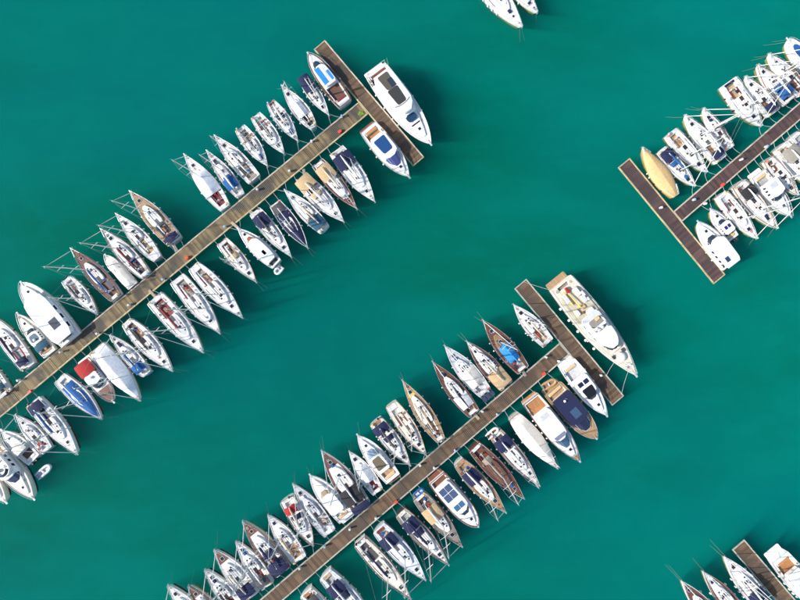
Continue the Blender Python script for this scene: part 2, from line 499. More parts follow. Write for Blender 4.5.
    def cabin(s, t0, t1, f, h, col='white', ch=.12, front=.55, wins=True, top=None, name='cabin'):
        out = s.outline(t0, t1, f, front)
        zb = min(s.zd(t0), s.zd(t1)) - .08; zt = s.zd((t0 + t1) / 2) + h
        g = G(); g.slab(out, zb, zt, ch)
        cm = mat('gel', col) if col not in ('teak', 'brown', 'mahog', 'tan') else mat('varnish', col)
        c = s.part(name, g, cm)
        s.zc = zt
        if wins:
            n = len(out) // 2
            zl = s.zd((t0 + t1) / 2)
            for sg in (0, 1):
                side = out[:n] if sg == 0 else out[n:][::-1]
                ya = zl + h * .25; yb = zl + h * .70
                for i in (2, 4):
                    g = G()
                    (xa, y0), (xb, y1) = side[i], side[i + 1]
                    e = .012 * (-1 if sg == 0 else 1)
                    m0, m1 = .08, .92
                    P = [(xa + (xb - xa) * m0, y0 + (y1 - y0) * m0 + e), (xa + (xb - xa) * m1, y0 + (y1 - y0) * m1 + e)]
                    g.quadstrip([[(*P[0], ya), (*P[1], ya)], [(*P[0], yb), (*P[1], yb)]], False, 0, sg == 1)
                    s.part('side_window', g, mat('glass', (.02, .025, .035)), c)
        if top:                                            # coloured roof panel
            o2 = s.outline(t0 + .02, t1 - .04, f * .72, front)
            g = G(); g.slab(o2, zt - .02, zt + .015, .006)
            s.part('roof_panel', g, mat('wood', top) if top in ('teak', 'brown', 'tan', 'mahog', 'greyteak') else mat('deckpaint', top), c)
        return c

    # ---- rails, fenders, small fittings
    def pulpits(s, full=True):
        m = mat('metal', 'light'); r = .028
        g = G()
        H = .62
        rowp = []
        for sg in (1, -1):
            pts = [s.pt(t, sg * .93, H) for t in (.86, .91, .95, .98)] + [(s.x(1) + .12, 0, s.zs(1) + H)]
            g.tube(pts, r, 5); g.tube([(p[0], p[1], p[2] - H * .5) for p in pts], r * .7, 4)
            for t in (.86, .93, .98): g.tube([s.pt(t, sg * .93, 0), s.pt(t, sg * .93, H)], r, 5)
        s.part('pulpit', g, m)
        g = G()
        for sg in (1, -1):
            pts = [s.pt(t, sg * .94, H) for t in (.17, .10, .03, .01)] + [(s.x(.005), sg * s.hb(0) * .45, s.zs(0) + H)]
            g.tube(pts, r, 5); g.tube([(p[0], p[1], p[2] - H * .5) for p in pts], r * .7, 4)
            for t in (.17, .09, .01): g.tube([s.pt(t, sg * .94, 0), s.pt(t, sg * .94, H)], r, 5)
            g.tube([(s.x(.005), sg * s.hb(0) * .45, s.zs(0)), (s.x(.005), sg * s.hb(0) * .45, s.zs(0) + H)], r, 5)
        s.part('stern_rail', g, m)
        if full:
            for sg in (1, -1):
                g = G(); tt = [.17, .28, .39, .50, .61, .72, .80, .86]
                for t in tt[1:-1]: g.tube([s.pt(t, sg * .95, 0), s.pt(t, sg * .95, H)], .02, 5)
                for k in (1, .5): g.tube([s.pt(t, sg * .95, H * k) for t in tt], .011, 4)
                s.part('lifeline', g, m)

    def fenders(s, n=3, cols=('white', 'navy', 'white', 'light')):
        for sg in (1, -1):
            k = random.randint(n, n + 2)
            for i in range(k):
                t = .18 + .5 * (i + random.uniform(.2, .8)) / k
                c = random.choice(cols)
                sz = random.uniform(.85, 1.15)
                me = shared('fender', lambda g: g.lathe([(.02, .68), (.06, .62), (.13, .55), (.155, .40), (.155, .16), (.12, .05), (.03, 0)][::-1], n=8), mat('gel', c))
                link('fender', me, s.root, (s.x(t), sg * (s.hb(t) + .15 * sz), max(.12, s.zs(t) - .92)), (sz, sz, sz))

    def fittings(s):
        c0, c1, cw, dep = s.cock
        wm = mat('metal', 'grey')
        for sg in (1, -1):
            for t in (c1 - .04,):
                me = shared('winch', lambda g: g.lathe([(.13, 0), (.12, .06), (.085, .10), (.085, .17), (.11, .21), (.05, .23)], n=9), wm)
                link('winch', me, s.root, s.pt(t, sg * min(.86, cw + .14), 0))
        g = G(); g.tube([(s.x(.955), 0, s.zd(.95) + .06), (s.x(1) + .18, 0, s.zs(1) + .02)], .05, 6); g.box((s.x(1) + .16, 0, s.zs(1) - .08), (.10, .42, .06), .02)
        s.part('anchor', g, wm)
        g = G(); g.lathe([(.14, 0), (.14, .12), (.09, .2)], (s.x(.935), 0, s.zd(.935)), 8); s.part('windlass', g, wm)

    def seats(s, col='white', cush=None):
        c0, c1, cw, dep = s.cock
        z = s.zd((c0 + c1) / 2) - dep
        for sg in (1, -1):
            ta, tb = c0 + (c1 - c0) * .32, c1 - .012
            pa, pb = s.hb(ta) * cw * .93, s.hb(tb) * cw * .93
            w = .36 * min(pa, pb)
            out = [(s.x(ta), sg * (pa - w)), (s.x(tb), sg * (pb - w)), (s.x(tb), sg * (pb - .03)), (s.x(ta), sg * (pa - .03))]
            if sg < 0: out = out[::-1]
            g = G(); g.slab(out, z - .02, z + dep * .62, .03); b = s.part('cockpit_seat', g, mat('gel', col))
            if cush:
                cxx = sum(p[0] for p in out) / 4; cyy = sum(p[1] for p in out) / 4
                o2 = [(cxx + (x - cxx) * .94, cyy + (y - cyy) * .8) for x, y in out]
                g = G(); g.slab(o2, z + dep * .62 - .005, z + dep * .62 + .08, .03); s.part('cushion', g, mat('fab', cush), b)
    def wheel(s, twin=False):
        c0, c1, cw, dep = s.cock
        t = c0 + (c1 - c0) * .28; z = s.zd(t) - dep
        for u in ((-.3, .3) if twin else (0,)):
            def mk(g):
                g.ring((0, 0, .75), .42, .022, 16, 5, PI / 2)
                for k in range(3):
                    a = PI * k / 3; g.tube([(0, .42 * math.cos(a), .75 + .42 * math.sin(a)), (0, -.42 * math.cos(a), .75 - .42 * math.sin(a))], .012, 4)
                g.slab(rrect(-.02, .26, -.12, .12, .05, 2), 0, .95, .04)
            me = shared('steering_wheel', mk, mat('metal', 'light'))
            link('steering_wheel', me, s.root, (s.x(t), s.hb(t) * u, z))

    def ropes(s):
        c0, c1, cw, dep = s.cock
        for _ in range(random.randint(2, 4)):
            c = random.choice(['white', 'navy', 'red', 'light', 'beige', 'dark'])
            def mk(g):
                for i, (R, dz) in enumerate(((.20, 0), (.15, .02), (.22, .035))): g.ring((.01 * i, -.015 * i, .03 + dz), R, .022, 12, 4)
            me = shared('rope_coil', mk, mat('rope', c))
            t = random.choice([random.uniform(c0, c1), random.uniform(.7, .93), random.uniform(c0 + .02, c1)])
            u = random.uniform(-.35, .35) if t > .6 else random.choice([-1, 1]) * min(.9, cw + .16)
            link('rope_coil', me, s.root, s.pt(t, u, .0), (random.uniform(.8, 1.3), random.uniform(.7, 1.1), 1), random.uniform(0, 3))

    # ---- rig
    def rig(s, tm=.56, hfac=1.22, boomc='white', cabz=.4, furl='white', hood=None, spread=2, boom=True, mastc=(.80, .80, .78)):
        mm = mat('metal', mastc); wm = mat('metal', 'light')
        xm = s.x(tm); z0 = s.zd(tm) + cabz - .1; H = s.L * hfac
        g = G(); g.tube([(xm, 0, z0), (xm - .02 * s.L * .3, 0, z0 + H * .6), (xm - .02 * s.L, 0, z0 + H)], [.105, .10, .07], 8)
        mast = s.part('mast', g, mm, smooth=True)
        top = Vector((xm - .02 * s.L, 0, z0 + H))
        tips = []
        for k in range(spread):
            q = (.40, .68)[k] if spread == 2 else .52
            z = z0 + H * q; ln = s.B * (.30 if k == 0 else .23)
            g = G()
            for sg in (1, -1): g.tube([(xm - .01 * s.L * q * 2, 0, z), (xm - .25, sg * ln, z + .08)], [.045, .03], 5)
            s.part('spreader', g, mm, mast)
            tips.append((xm - .25, ln, z + .08))
        g = G()
        for sg in (1, -1):
            ch = (xm - .2, sg * s.hb(tm) * .86, s.zd(tm, .86))
            path = [ch] + [(x, sg * y, z) for x, y, z in tips] + [top]
            g.tube(path, .010, 4); g.tube([(ch[0] + .5, ch[1] * .95, ch[2]), (xm - .03, 0, z0 + H * (.42 if spread == 2 else .54))], .009, 4)
        g.tube([top, (s.x(.01), 0, s.zs(0) + .1)], .009, 4)
        s.part('shrouds', g, wm, mast)
        head = Vector((xm - .01 * s.L, 0, z0 + H * .96)); tack = Vector((s.x(.975), 0, s.zs(.98) + .1))
        g = G(); n = 7
        g.tube([tack.lerp(head, k / n) for k in range(n + 1)], [.03] + [(.06, .07, .065, .055, .045, .035)[k] for k in range(6)] + [.014], 6)
        s.part('furled_headsail', g, mat('fab', furl), mast, True)
        g = G(); g.tube([(top.x, 0, top.z), (top.x, 0, top.z + .7)], .02, 4); g.box((top.x - .2, 0, top.z + .12), (.5, .03, .03)); s.part('masthead_antenna', g, wm, mast)
        if boom:
            zb = z0 + 1.05 + .25; xe = s.x(.13); side = random.uniform(-.12, .12)
            g = G(); g.tube([(xm - .12, 0, zb), (xe, side, zb + .05)], .075, 6); bo = s.part('boom', g, mm, mast)
            if boomc:
                g = G(); k = 9
                pts = []; rr = []
                for i in range(k + 1):
                    q = i / k; pts.append((xm - .15 + (xe + .35 - xm) * q, side * q, zb + .20 + .05 * math.sin(q * 7))); rr.append(.09 + .17 * (1 - q) ** .7 * (1 if i else .6) + .02 * math.sin(i * 2.3))
                rr[-1] = .06
                g.tube(pts, rr, 8); s.part('sail_cover', g, mat('fab', boomc), bo, True)
        return mast

    # ---- canvas
    def bimini(s, t0, t1, col, f=.92, h=1.75, name='bimini', wrap=.18):
        g = G(); nu, nt = 8, 6
        def P(t, u, dz=0):
            w = max(s.hb((t0 + t1) / 2) * f, s.hb(t) * f * .96)
            q = (t - t0) / (t1 - t0)
            z = s.zs(t0) + h - wrap * 1.6 * abs(u) ** 2.4 - .12 * (2 * q - 1) ** 2 + .025 * math.cos(q * PI * 4)
            return (s.x(t), w * u * (1 - .05 * abs(2 * q - 1) ** 3), z + dz)
        ts = [t0 + (t1 - t0) * i / nt for i in range(nt + 1)]; us = [-1 + 2 * j / nu for j in range(nu + 1)]
        up = [[P(t, u) for u in us] for t in ts]; dn = [[P(t, u, -.03) for u in us] for t in ts]
        g.quadstrip(up, False, 0, True); g.quadstrip(dn, False, 0, False)
        edge_u = up[0] + [r[-1] for r in up[1:]] + up[-1][::-1][1:] + [r[0] for r in up[::-1][1:-1]]
        edge_d = dn[0] + [r[-1] for r in dn[1:]] + dn[-1][::-1][1:] + [r[0] for r in dn[::-1][1:-1]]
        g.quadstrip([edge_u, edge_d], True, 0, True)
        b = s.part(name, g, mat('fab', col), smooth=True)
        g = G()
        for sg in (1, -1):
            tmid = (t0 + t1) / 2
            base = (s.x(tmid), sg * s.hb(tmid) * .93, s.zd(tmid, .93))
            for t in (t0 + .01, tmid, t1 - .01): g.tube([base, P(t, sg * .96, -.04)] + [P(t, sg * k, -.045) for k in (.7, .35, 0)], .022, 5)
        s.part('bimini_frame', g, mat('metal', 'light'), b)
        return b

    def hood(s, t, col, cabz=.4, ln=.11, f=.62, h=.62, window=True):
        """spray hood over the companionway: a quarter dome, open aft"""
        g = G(); w = s.hb(t) * f; x0 = s.x(t); l = ln * s.L; zb = s.zd(t) + cabz - .12
        rows = []
        for i in range(6):
            a = i / 5 * PI / 2
            rows.append([(x0 + l * math.sin(a), w * math.cos(b) * (1 - .12 * math.sin(a)), zb + h * (math.cos(a) ** .6 if a < PI / 2 - .01 else 0) * max(0, math.sin(b)) ** .55) for b in [PI * k / 8 for k in range(9)]])
        g.quadstrip(rows, False, 0, False)
        hd = s.part('spray_hood', g, mat('fab', col), smooth=True)
        if window:
            g = G(); rows2 = [[(x * 1 + .02, y, z + .02) for x, y, z in rows[i][2:7]] for i in (3, 4)]
            g.quadstrip(rows2, False, 0, False); s.part('hood_window', g, mat('glass', (.12, .13, .14)), hd)

    def tent(s, t0, t1, col, rz=1.5, f=1.03, low=.06, sag=.9, name='boat_cover', flat=0.0):
        g = G(); n = 14; us = [-1, -.82, -.6, -.36, -.14, -.03, .03, .14, .36, .6, .82, 1]
        rows = []
        for i in range(n + 1):
            q = i / n; t = t0 + (t1 - t0) * q
            e = min(1, 5.5 * q + .12, 5.5 * (1 - q) + .05)
            rz_ = rz * e * (1 - .25 * q) + .06 * math.sin(q * 19)
            row = []
            for u in us:
                a = abs(u)
                k = (1 - a) ** sag
                if flat: k = min(1, k / (1 - flat))
                row.append((s.x(t), s.hb(t) * u * f, s.zs(t) + low + rz_ * k + .025 * math.sin(q * 31 + u * 7) * (1 - a)))
            rows.append(row)
        g.quadstrip(rows, False, 0, True)
        skirt = [[(x, y * 1.005, z - .28) for x, y, z in (r[0],)] [0] for r in rows]
        for jj in (0, -1):
            g.quadstrip([[r[jj] for r in rows], [(r[jj][0], r[jj][1] * 1.004, r[jj][2] - .26) for r in rows]], False, 0, jj == 0)
        for r, fl in ((rows[0], True), (rows[-1], False)):
            base = [(x, y, s.zd(t0 if fl else t1)) for x, y, z in r]
            g.quadstrip([r, base], False, 0, not fl)
        return s.part(name, g, mat('fab', col), smooth=True)

    def panel(s, name, t0, t1, u0, u1, z, col, kind='glass', th=.04, parent=None, wref=None):
        w = wref or s.hb((t0 + t1) / 2)
        wide = kind == 'glass' and u1 - u0 > .9
        out = rrect(s.x(t0), s.x(t1), w * u0, w * u1, min(.30, .3 * (s.x(t1) - s.x(t0))) if wide else .06, 3)
        if wide:                                            # tinted roofs narrow towards the bow and bow out in front
            x0, ln = s.x(t0), s.x(t1) - s.x(t0)
            out = [(x + .10 * ln * ((x - x0) / ln) * (1 - (y / (w * max(abs(u0), u1))) ** 2), y * (1 - .16 * max(0, (x - x0) / ln) ** 1.5)) for x, y in out]
        g = G(); g.slab(out, z - .02, z + th, .01)
        return s.part(name, g, mat(kind, col), parent)

    def windshield(s, tb, tt_, fb, ft, zb, zt, col=(.02, .035, .06), curve=.9, name='windshield', parent=None, mull=True):
        g = G(); n = 8; rows = []
        for q in (0, 1):
            t = tb if q == 0 else tt_; w = s.hb(tb) * fb if q == 0 else s.hb(tb) * ft
            rows.append([(s.x(t) - curve * abs(u) ** 2.2, w * u, zb if q == 0 else zt) for u in [-1 + 2 * k / n for k in range(n + 1)]])
        g.quadstrip(rows, False, 0, False)
        g.quadstrip([[(x - .03, y * .98, z - .02) for x, y, z in r] for r in rows], False, 0, True)
        ws = s.part(name, g, mat('glass', col), parent, True)
        if mull:
            g = G()
            for k in (0, 3, 5, 8): g.tube([rows[0][k], rows[1][k]], .025, 4)
            g.tube(rows[1], .03, 4)
            s.part('window_frame', g, mat('gel', 'white'), ws)
        return ws

    def gangplank_to(s): pass

    def bow_lines(s):
        for sg in (1, -1):
            if random.random() < .2: continue
            p = Vector(s.pt(.97, sg * .8, .05)); a = sg * random.uniform(.05, .35); ln = random.uniform(1.0, 2.4)
            q = Vector((p.x + ln * math.cos(a), p.y + ln * math.sin(a), -2.6)); g = G(); n = 6; pts = []
            for k in range(n + 1):
                r = p.lerp(q, k / n); r.z -= .3 * math.sin(PI * k / n); pts.append(r)
            g.tube(pts, .022, 4); s.part('bow_line', g, mat('rope', 'greyteak'))

    def mooring(s, px, py, from_t, u):
        """a mooring line that ends on the pier edge, given by its photograph point"""
        pw = W(px, py, .68); inv = s.root.matrix_basis.inverted()
        q = inv @ pw; p = Vector(s.pt(from_t, u, .08)); g = G(); n = 6
        pts = []
        for k in range(n + 1):
            a = p.lerp(q, k / n); a.z -= .25 * math.sin(PI * k / n); pts.append(a)
        g.tube(pts, .028, 4); s.part('mooring_line', g, mat('rope', 'light'))

def sail(bow, stern, beam, **o):
    b = Boat(bow, stern, beam, 'sail', o); s = b
    rnd = random.Random(int(bow[0] * 13 + bow[1] * 7))
    ch = o.get('cab', 'white')
    s.hull()
    ct = o.get('cabt', (.34, .70)); chh = o.get('cabh', .36)
    cz = chh
    tent = o.get('tent')
    s.cabin(ct[0], ct[1], o.get('cabf', .60), chh, ch, top=o.get('cabtop'))
    s.pulpits(not o.get('nolines'))
    s.fenders(o.get('nf', 3))
    s.fittings()
    s.seats(o.get('coam', 'white'), o.get('cush'))
    if o.get('wheel', s.L > 8.8) : s.wheel(o.get('twin', False))
    # companionway slide and hatches
    if not o.get('plain'):
        g = G(); g.slab(rrect(s.x(ct[0]) - .02, s.x(ct[0]) + .085 * s.L, -.36, .36, .05, 2), s.zc - .05, s.zc + .05, .02); s.part('companionway_hatch', g, mat('glass', rnd.choice([(.03, .03, .035), (.05, .035, .03), (.10, .10, .11)])))
        hz = s.zc - .01
        tmid = (ct[0] + ct[1]) / 2
        hs = o.get('hs', rnd.uniform(.62, .80))
        if tent is None or tent[1] < tmid + .1: s.hatch(tmid + .02 + rnd.uniform(-.02, .03), 0, hs, hs, z=hz)
        for sg in (1, -1):
            if rnd.random() < .75: s.hatch(ct[0] + .16, sg * .32, hs * .55, hs * .55, z=hz)
            if rnd.random() < .5: s.hatch(ct[1] - .09, sg * .22, hs * .5, hs * .5, z=hz - .01)
        if tent is None or tent[1] < .7: s.hatch(.79 + rnd.uniform(-.02, .03), 0, hs * 1.05, hs * 1.05, .01)
        g = G()
        for sg in (1, -1):
            pts = [(s.x(t), sg * s.hb(t) * .34, s.zc + .06) for t in (ct[0] + .08, ct[0] + .17, ct[1] - .10)]
            g.tube(pts, .028, 4)
            for p in pts: g.tube([(p[0], p[1], p[2] - .08), p], .025, 4)
        s.part('handrail', g, mat('varnish', 'teak'))
        g = G()                                             # control lines led aft
        for k in (-3, -2, 2, 3): g.tube([(s.x(.555), .05 * k, s.zc + .02), (s.x(ct[0] + .1), .09 * k, s.zc + .03), (s.x(ct[0] + .02), .11 * k, s.zc + .04)], .014, 4)
        s.part('control_lines', g, mat('rope', rnd.choice(['red', 'navy', 'dark', 'blue', 'light'])))
    if rnd.random() < .6 and not tent:
        c0, c1, cw, dep = s.cock; zf = s.zd((c0 + c1) / 2) - dep; xc = s.x(c0 + (c1 - c0) * .62)
        g = G(); g.slab(rrect(xc - .5, xc + .5, -.2, .2, .08, 2), zf + .5, zf + .56, .02); g.box((xc, 0, zf + .25), (.12, .1, .5)); s.part('cockpit_table', g, mat('varnish', rnd.choice(['brown', 'mahog', 'dark', 'teak'])))
    if o.get('locker', True):
        g = G(); g.slab(rrect(s.x(.012), s.x(s.cock[0]) - .04, -s.hb(.02) * .6, s.hb(.02) * .6, .05, 2), s.zd(.02) - .02, s.zd(.02) + .035, .01); s.part('stern_locker', g, mat('deckpaint', o.get('lock', 'white')))
    s.ropes()
    wt = .95; rc = rnd.choice(['red', 'navy', 'blue', 'dark', 'light', 'teal'])
    g = G()                                                 # sheets along the side decks
    for sg in (1, -1):
        pts = [s.pt(t, sg * (.80 + .03 * math.sin(t * 40)), .03) for t in (.80, .70, .62, .54, .46, .40, s.cock[1] - .03)]
        g.tube(pts, .016, 4)
    g.tube([s.pt(.80, .8, .03), s.pt(.82, .3, .05), s.pt(.81, -.4, .05), s.pt(.80, -.8, .03)], .016, 4)
    s.part('jib_sheet', g, mat('rope', rc))
    for sg in (1, -1):                                      # genoa track
        g = G(); rows = [[s.pt(t, sg * .74, .02), s.pt(t, sg * .78, .02), s.pt(t, sg * .78, .05), s.pt(t, sg * .74, .05)] for t in (.36, .42, .48, .54)]
        g.quadstrip(rows, True, 0, sg < 0); s.part('genoa_track', g, mat('gel', 'dark'))
    if rnd.random() < .7:                                   # horseshoe lifebuoy on the stern rail
        g = G(); sg = rnd.choice([1, -1]); g.ring((s.x(.02), sg * s.hb(.02) * .72, s.zs(0) + .42), .26, .085, 10, 5, 1.2); s.part('lifebuoy', g, mat('gel', rnd.choice([(.75, .35, .02), (.8, .6, .1), (.75, .12, .04), 'white'])), None, True)
    if rnd.random() < .45:                                  # small outboard stowed on the stern rail
        sg = rnd.choice([1, -1]); y = sg * s.hb(.02) * .5
        g = G(); g.slab(rrect(s.x(0) - .30, s.x(0) + .12, y - .16, y + .16, .08, 2), s.zs(0) + .30, s.zs(0) + .72, .08); g.box((s.x(0) - .06, y, s.zs(0) + .05), (.12, .10, .55)); s.part('stowed_outboard', g, mat('gel', rnd.choice(['dark', 'black', 'grey'])))
    if rnd.random() < .5 and (tent is None or tent[1] < .6):   # liferaft or sail bag on deck
        g = G(); t = rnd.uniform(.70, .75); g.slab(rrect(s.x(t) - .35, s.x(t) + .35, -.28, .28, .1, 2), s.zd(t) + .02, s.zd(t) + .34, .08); s.part('deck_bag', g, mat('fab', rnd.choice(['light', 'white', 'navy', 'dark', 'blue', 'grey'])))
    if rnd.random() < .6:
        c0, c1, cw, dep = s.cock
        for k in range(rnd.randint(1, 3)):                  # loose cushions and bags in the cockpit
            t = rnd.uniform(c0 + .03, c1 - .04); y = rnd.uniform(-.7, .7) * s.hb(t) * cw; a_, b_ = rnd.uniform(.2, .38), rnd.uniform(.16, .28)
            g = G(); g.slab(rrect(s.x(t) - a_, s.x(t) + a_, y - b_, y + b_, .08, 2), s.zd(t) - dep * .4, s.zd(t) - dep * .4 + .22, .07); s.part('cockpit_bag', g, mat('fab', rnd.choice(['navy', 'dark', 'red', 'white', 'maroon', 'blue', 'beige', 'black'])))
    if o.get('mast', True):
        s.rig(o.get('mt', .56), o.get('mh', 1.12), o.get('boom', 'white'), cz, o.get('furl', 'white'), spread=o.get('sp', 2), boom=o.get('boomon', True))
    if o.get('hood'): s.hood(ct[0] - .015, o['hood'], cz)
    for bt in o.get('bim', []): s.bimini(*bt)
    if tent: s.tent(*tent)
    for (t0, t1, u0, u1, z) in o.get('solar', []):
        p = s.panel('solar_panel', t0, t1, u0, u1, s.zd((t0 + t1) / 2) + z, (.012, .018, .05), 'solar')
        um = (u0 + u1) / 2; w = s.hb(0); g = G(); zz = s.zd(0) + z - .03
        for u in (u0 + .04, u1 - .04): g.tube([(s.x(.03), w * u * .9, s.zd(.03)), (s.x(t1), w * u, zz), (s.x(t0), w * u, zz)], .03, 5)
        g.tube([(s.x(t0), w * u0, zz), (s.x(t0), w * u1, zz)], .03, 5)
        s.part('panel_bracket', g, mat('metal', 'light'), p)
    return b

def motor(bow, stern, beam, **o):
    b = Boat(bow, stern, beam, 'motor', o); s = b
    rnd = random.Random(int(bow[0] * 13 + bow[1] * 7))
    s.hull()
    s.fenders(o.get('nf', 3), ('white', 'white', 'navy', 'light'))
    # bow rail
    g = G(); H = .6
    for sg in (1, -1):
        tt = (.52, .62, .72, .81, .88, .94, .98)
        pts = [s.pt(t, sg * .95, H * (.4 if i == 0 else 1)) for i, t in enumerate(tt)] + [(s.x(1) + .1, 0, s.zs(1) + H)]
        g.tube(pts, .026, 5)
        for t in tt[1:]: g.tube([s.pt(t, sg * .95), s.pt(t, sg * .95, H)], .02, 5)
    s.part('bow_rail', g, mat('metal', 'light'))
    g = G(); g.tube([(s.x(.95), 0, s.zd(.95) + .08), (s.x(1) + .35, 0, s.zs(1) + .02)], .05, 6); g.box((s.x(1) + .15, 0, s.zs(1) - .03), (.6, .34, .07), .02); s.part('anchor_roller', g, mat('metal', 'light'))
    if o.get('swim', True):                                 # swim platform
        d = o.get('swimd', .07) * s.L; w = s.hb(0) * .92
        g = G(); g.slab(rrect(s.x(0) - d, s.x(0) + .03, -w, w, .25), .28, .42, .03)
        pc = o.get('swimc', 'white')
        s.part('swim_platform', g, mat('wood', pc) if pc in ('teak', 'brown', 'tan', 'orange', 'mahog') else mat('gel', pc))
    h0, h1 = o.get('house', (.28, .66)); hf = o.get('hf', .74); hh = o.get('hh', 1.15)
    rc = o.get('roof', 'white')
    zdk = s.zd((h0 + h1) / 2)
    # trunk cabin over the foredeck
    f0, f1 = h1 - .10, o.get('trunk', .90)
    if o.get('trunkon', True):
        s.cabin(f0, f1, .62, .30, o.get('trunkc', 'white'), .14, .75, True, name='fore_cabin')
        s.hatch((h1 + f1) / 2 + .02, 0, .6, .6, z=s.zc - .03)
        if o.get('sunpad'):
            g = G(); g.slab(s.outline(h1 + .03, f1 - .06, .46, .4), s.zc - .01, s.zc + .09, .03); s.part('sunpad', g, mat('fab', o['sunpad']))
    if not o.get('open'):
        rake = .055
        bo = s.outline(h0, h1, hf, .22, .06); to = s.outline(h0 + .005, h1 - rake, hf * .90, .16, .06)
        g = G(); g.slab(bo, zdk - .1, zdk + hh, .06, 0, to)
        hs = s.part('deckhouse', g, mat('gel', rc))
        n = len(bo) // 2
        gm = mat('glass', (.02, .03, .05))
        for sg in (0, 1):
            for i in (1, 3, 5):
                g = G()
                a0, a1 = (bo[i], bo[i + 1]) if sg == 0 else (bo[-1 - i], bo[-2 - i])
                b0, b1 = (to[i], to[i + 1]) if sg == 0 else (to[-1 - i], to[-2 - i])
                e = .015 * (-1 if sg == 0 else 1)
                def mixp(p, q, f): return (p[0] + (q[0] - p[0]) * f, p[1] + (q[1] - p[1]) * f + e)
                r0 = [(*mixp(a0, b0, .42), zdk - .1 + hh * .45), (*mixp(a1, b1, .42), zdk - .1 + hh * .45)]
                r1 = [(*mixp(a0, b0, .9), zdk - .1 + hh * .95), (*mixp(a1, b1, .9), zdk - .1 + hh * .95)]
                g.quadstrip([r0, r1], False, 0, sg == 1)
                s.part('side_window', g, gm, hs)
        wsd = o.get('wsd', .07)
        wb = s.outline(h0, h1 + wsd * .75, hf * .93, .40, .06); wt = s.outline(h0, h1 - rake - .01, hf * .88, .30, .06)
        ids = range(6, 14); r0 = [(*wb[i], zdk + .26) for i in ids]; r1 = [(*wt[i], zdk + hh - .01) for i in ids]
        g = G(); g.quadstrip([r0, r1], False, 0, False); ws = s.part('windshield', g, mat('glass', o.get('wsc', (.02, .035, .06))), hs)
        g = G()
        for k in (0, 2, 5, 7): g.tube([(x, y, z + .01) for x, y, z in (r0[k], r1[k])], .03, 4)
        g.tube([(x, y, z + .01) for x, y, z in r0], .03, 4)
        s.part('window_frame', g, mat('gel', 'white'), ws)
        rt = o.get('rooft', (h0 - .02, h1 - rake))
        g = G(); g.slab(s.outline(rt[0], rt[1], hf * .98, o.get('rfront', .18), .1 if o.get('rfront', 1) > .1 else 0), zdk + hh - .02, zdk + hh + .09, .05); rf = s.part('roof', g, mat('gel', rc) if o.get('rooff') is None else mat('fab', rc))
        zt = zdk + hh + .09
        s.zt = zt
        for (t0, t1, u0, u1, col, k) in o.get('panels', []):
            s.panel({'glass': 'sunroof', 'solar': 'solar_panel', 'fab': 'canvas_panel', 'gel': 'roof_locker', 'deckpaint': 'roof_locker', 'wood': 'deck_panel'}[k], t0, t1, u0, u1, zt, col, k, .045, rf, s.hb((h0 + h1) / 2) * hf)
        if o.get('radar', True):
            g = G(); g.lathe([(.25, 0), (.27, .08), (.2, .2), (.05, .23)], (s.x(h0 + .06), 0, zt + .25), 10); g.tube([(s.x(h0 + .06), 0, zt - .02), (s.x(h0 + .06), 0, zt + .27)], .06, 6)
            s.part('radar_dome', g, mat('gel', 'white'), rf, True)
            g = G(); g.tube([(s.x(h0 + .04), .4, zt - .02), (s.x(h0 + .02), .45, zt + 2.2)], [.025, .01], 4); s.part('whip_antenna', g, mat('gel', 'white'), rf)
    else:                                                   # open boat with a low screen and console
        s.windshield(h1 + .04, h1 - .04, hf * .95, hf * .8, zdk + .02, zdk + .55, (.05, .07, .09), .10 * s.L)
    c0, c1, cw, dep = s.cock
    if o.get('bench', True):
        g = G(); zf = s.zd(c0) - dep; w = s.hb(c0 + .03) * cw * .88
        g.slab(rrect(s.x(c0) + .05, s.x(c0) + .6, -w, w, .1), zf - .02, zf + .42, .04); bs = s.part('stern_bench', g, mat('gel', 'white'))
        g = G(); g.slab(rrect(s.x(c0) + .1, s.x(c0) + .57, -w * .95, w * .95, .1), zf + .415, zf + .51, .03); s.part('cushion', g, mat('fab', o.get('cush', 'cream')), bs)
    for bt in o.get('bim', []): s.bimini(*bt)
    if o.get('tent'): s.tent(*o['tent'])
    if o.get('fly'): flybridge(s, o)
    if o.get('outb'):
        for u in o['outb']:
            def mk(g):
                g.slab(rrect(-.62, -.05, -.22, .22, .12), .55, 1.15, .1); g.box((-.25, 0, .2), (.22, .16, .8))
            link('outboard_motor', shared('outboard_motor', mk, mat('gel', 'black')), s.root, (s.x(0) - .12, s.hb(0) * u, s.F * .35))
    s.ropes()
    return b

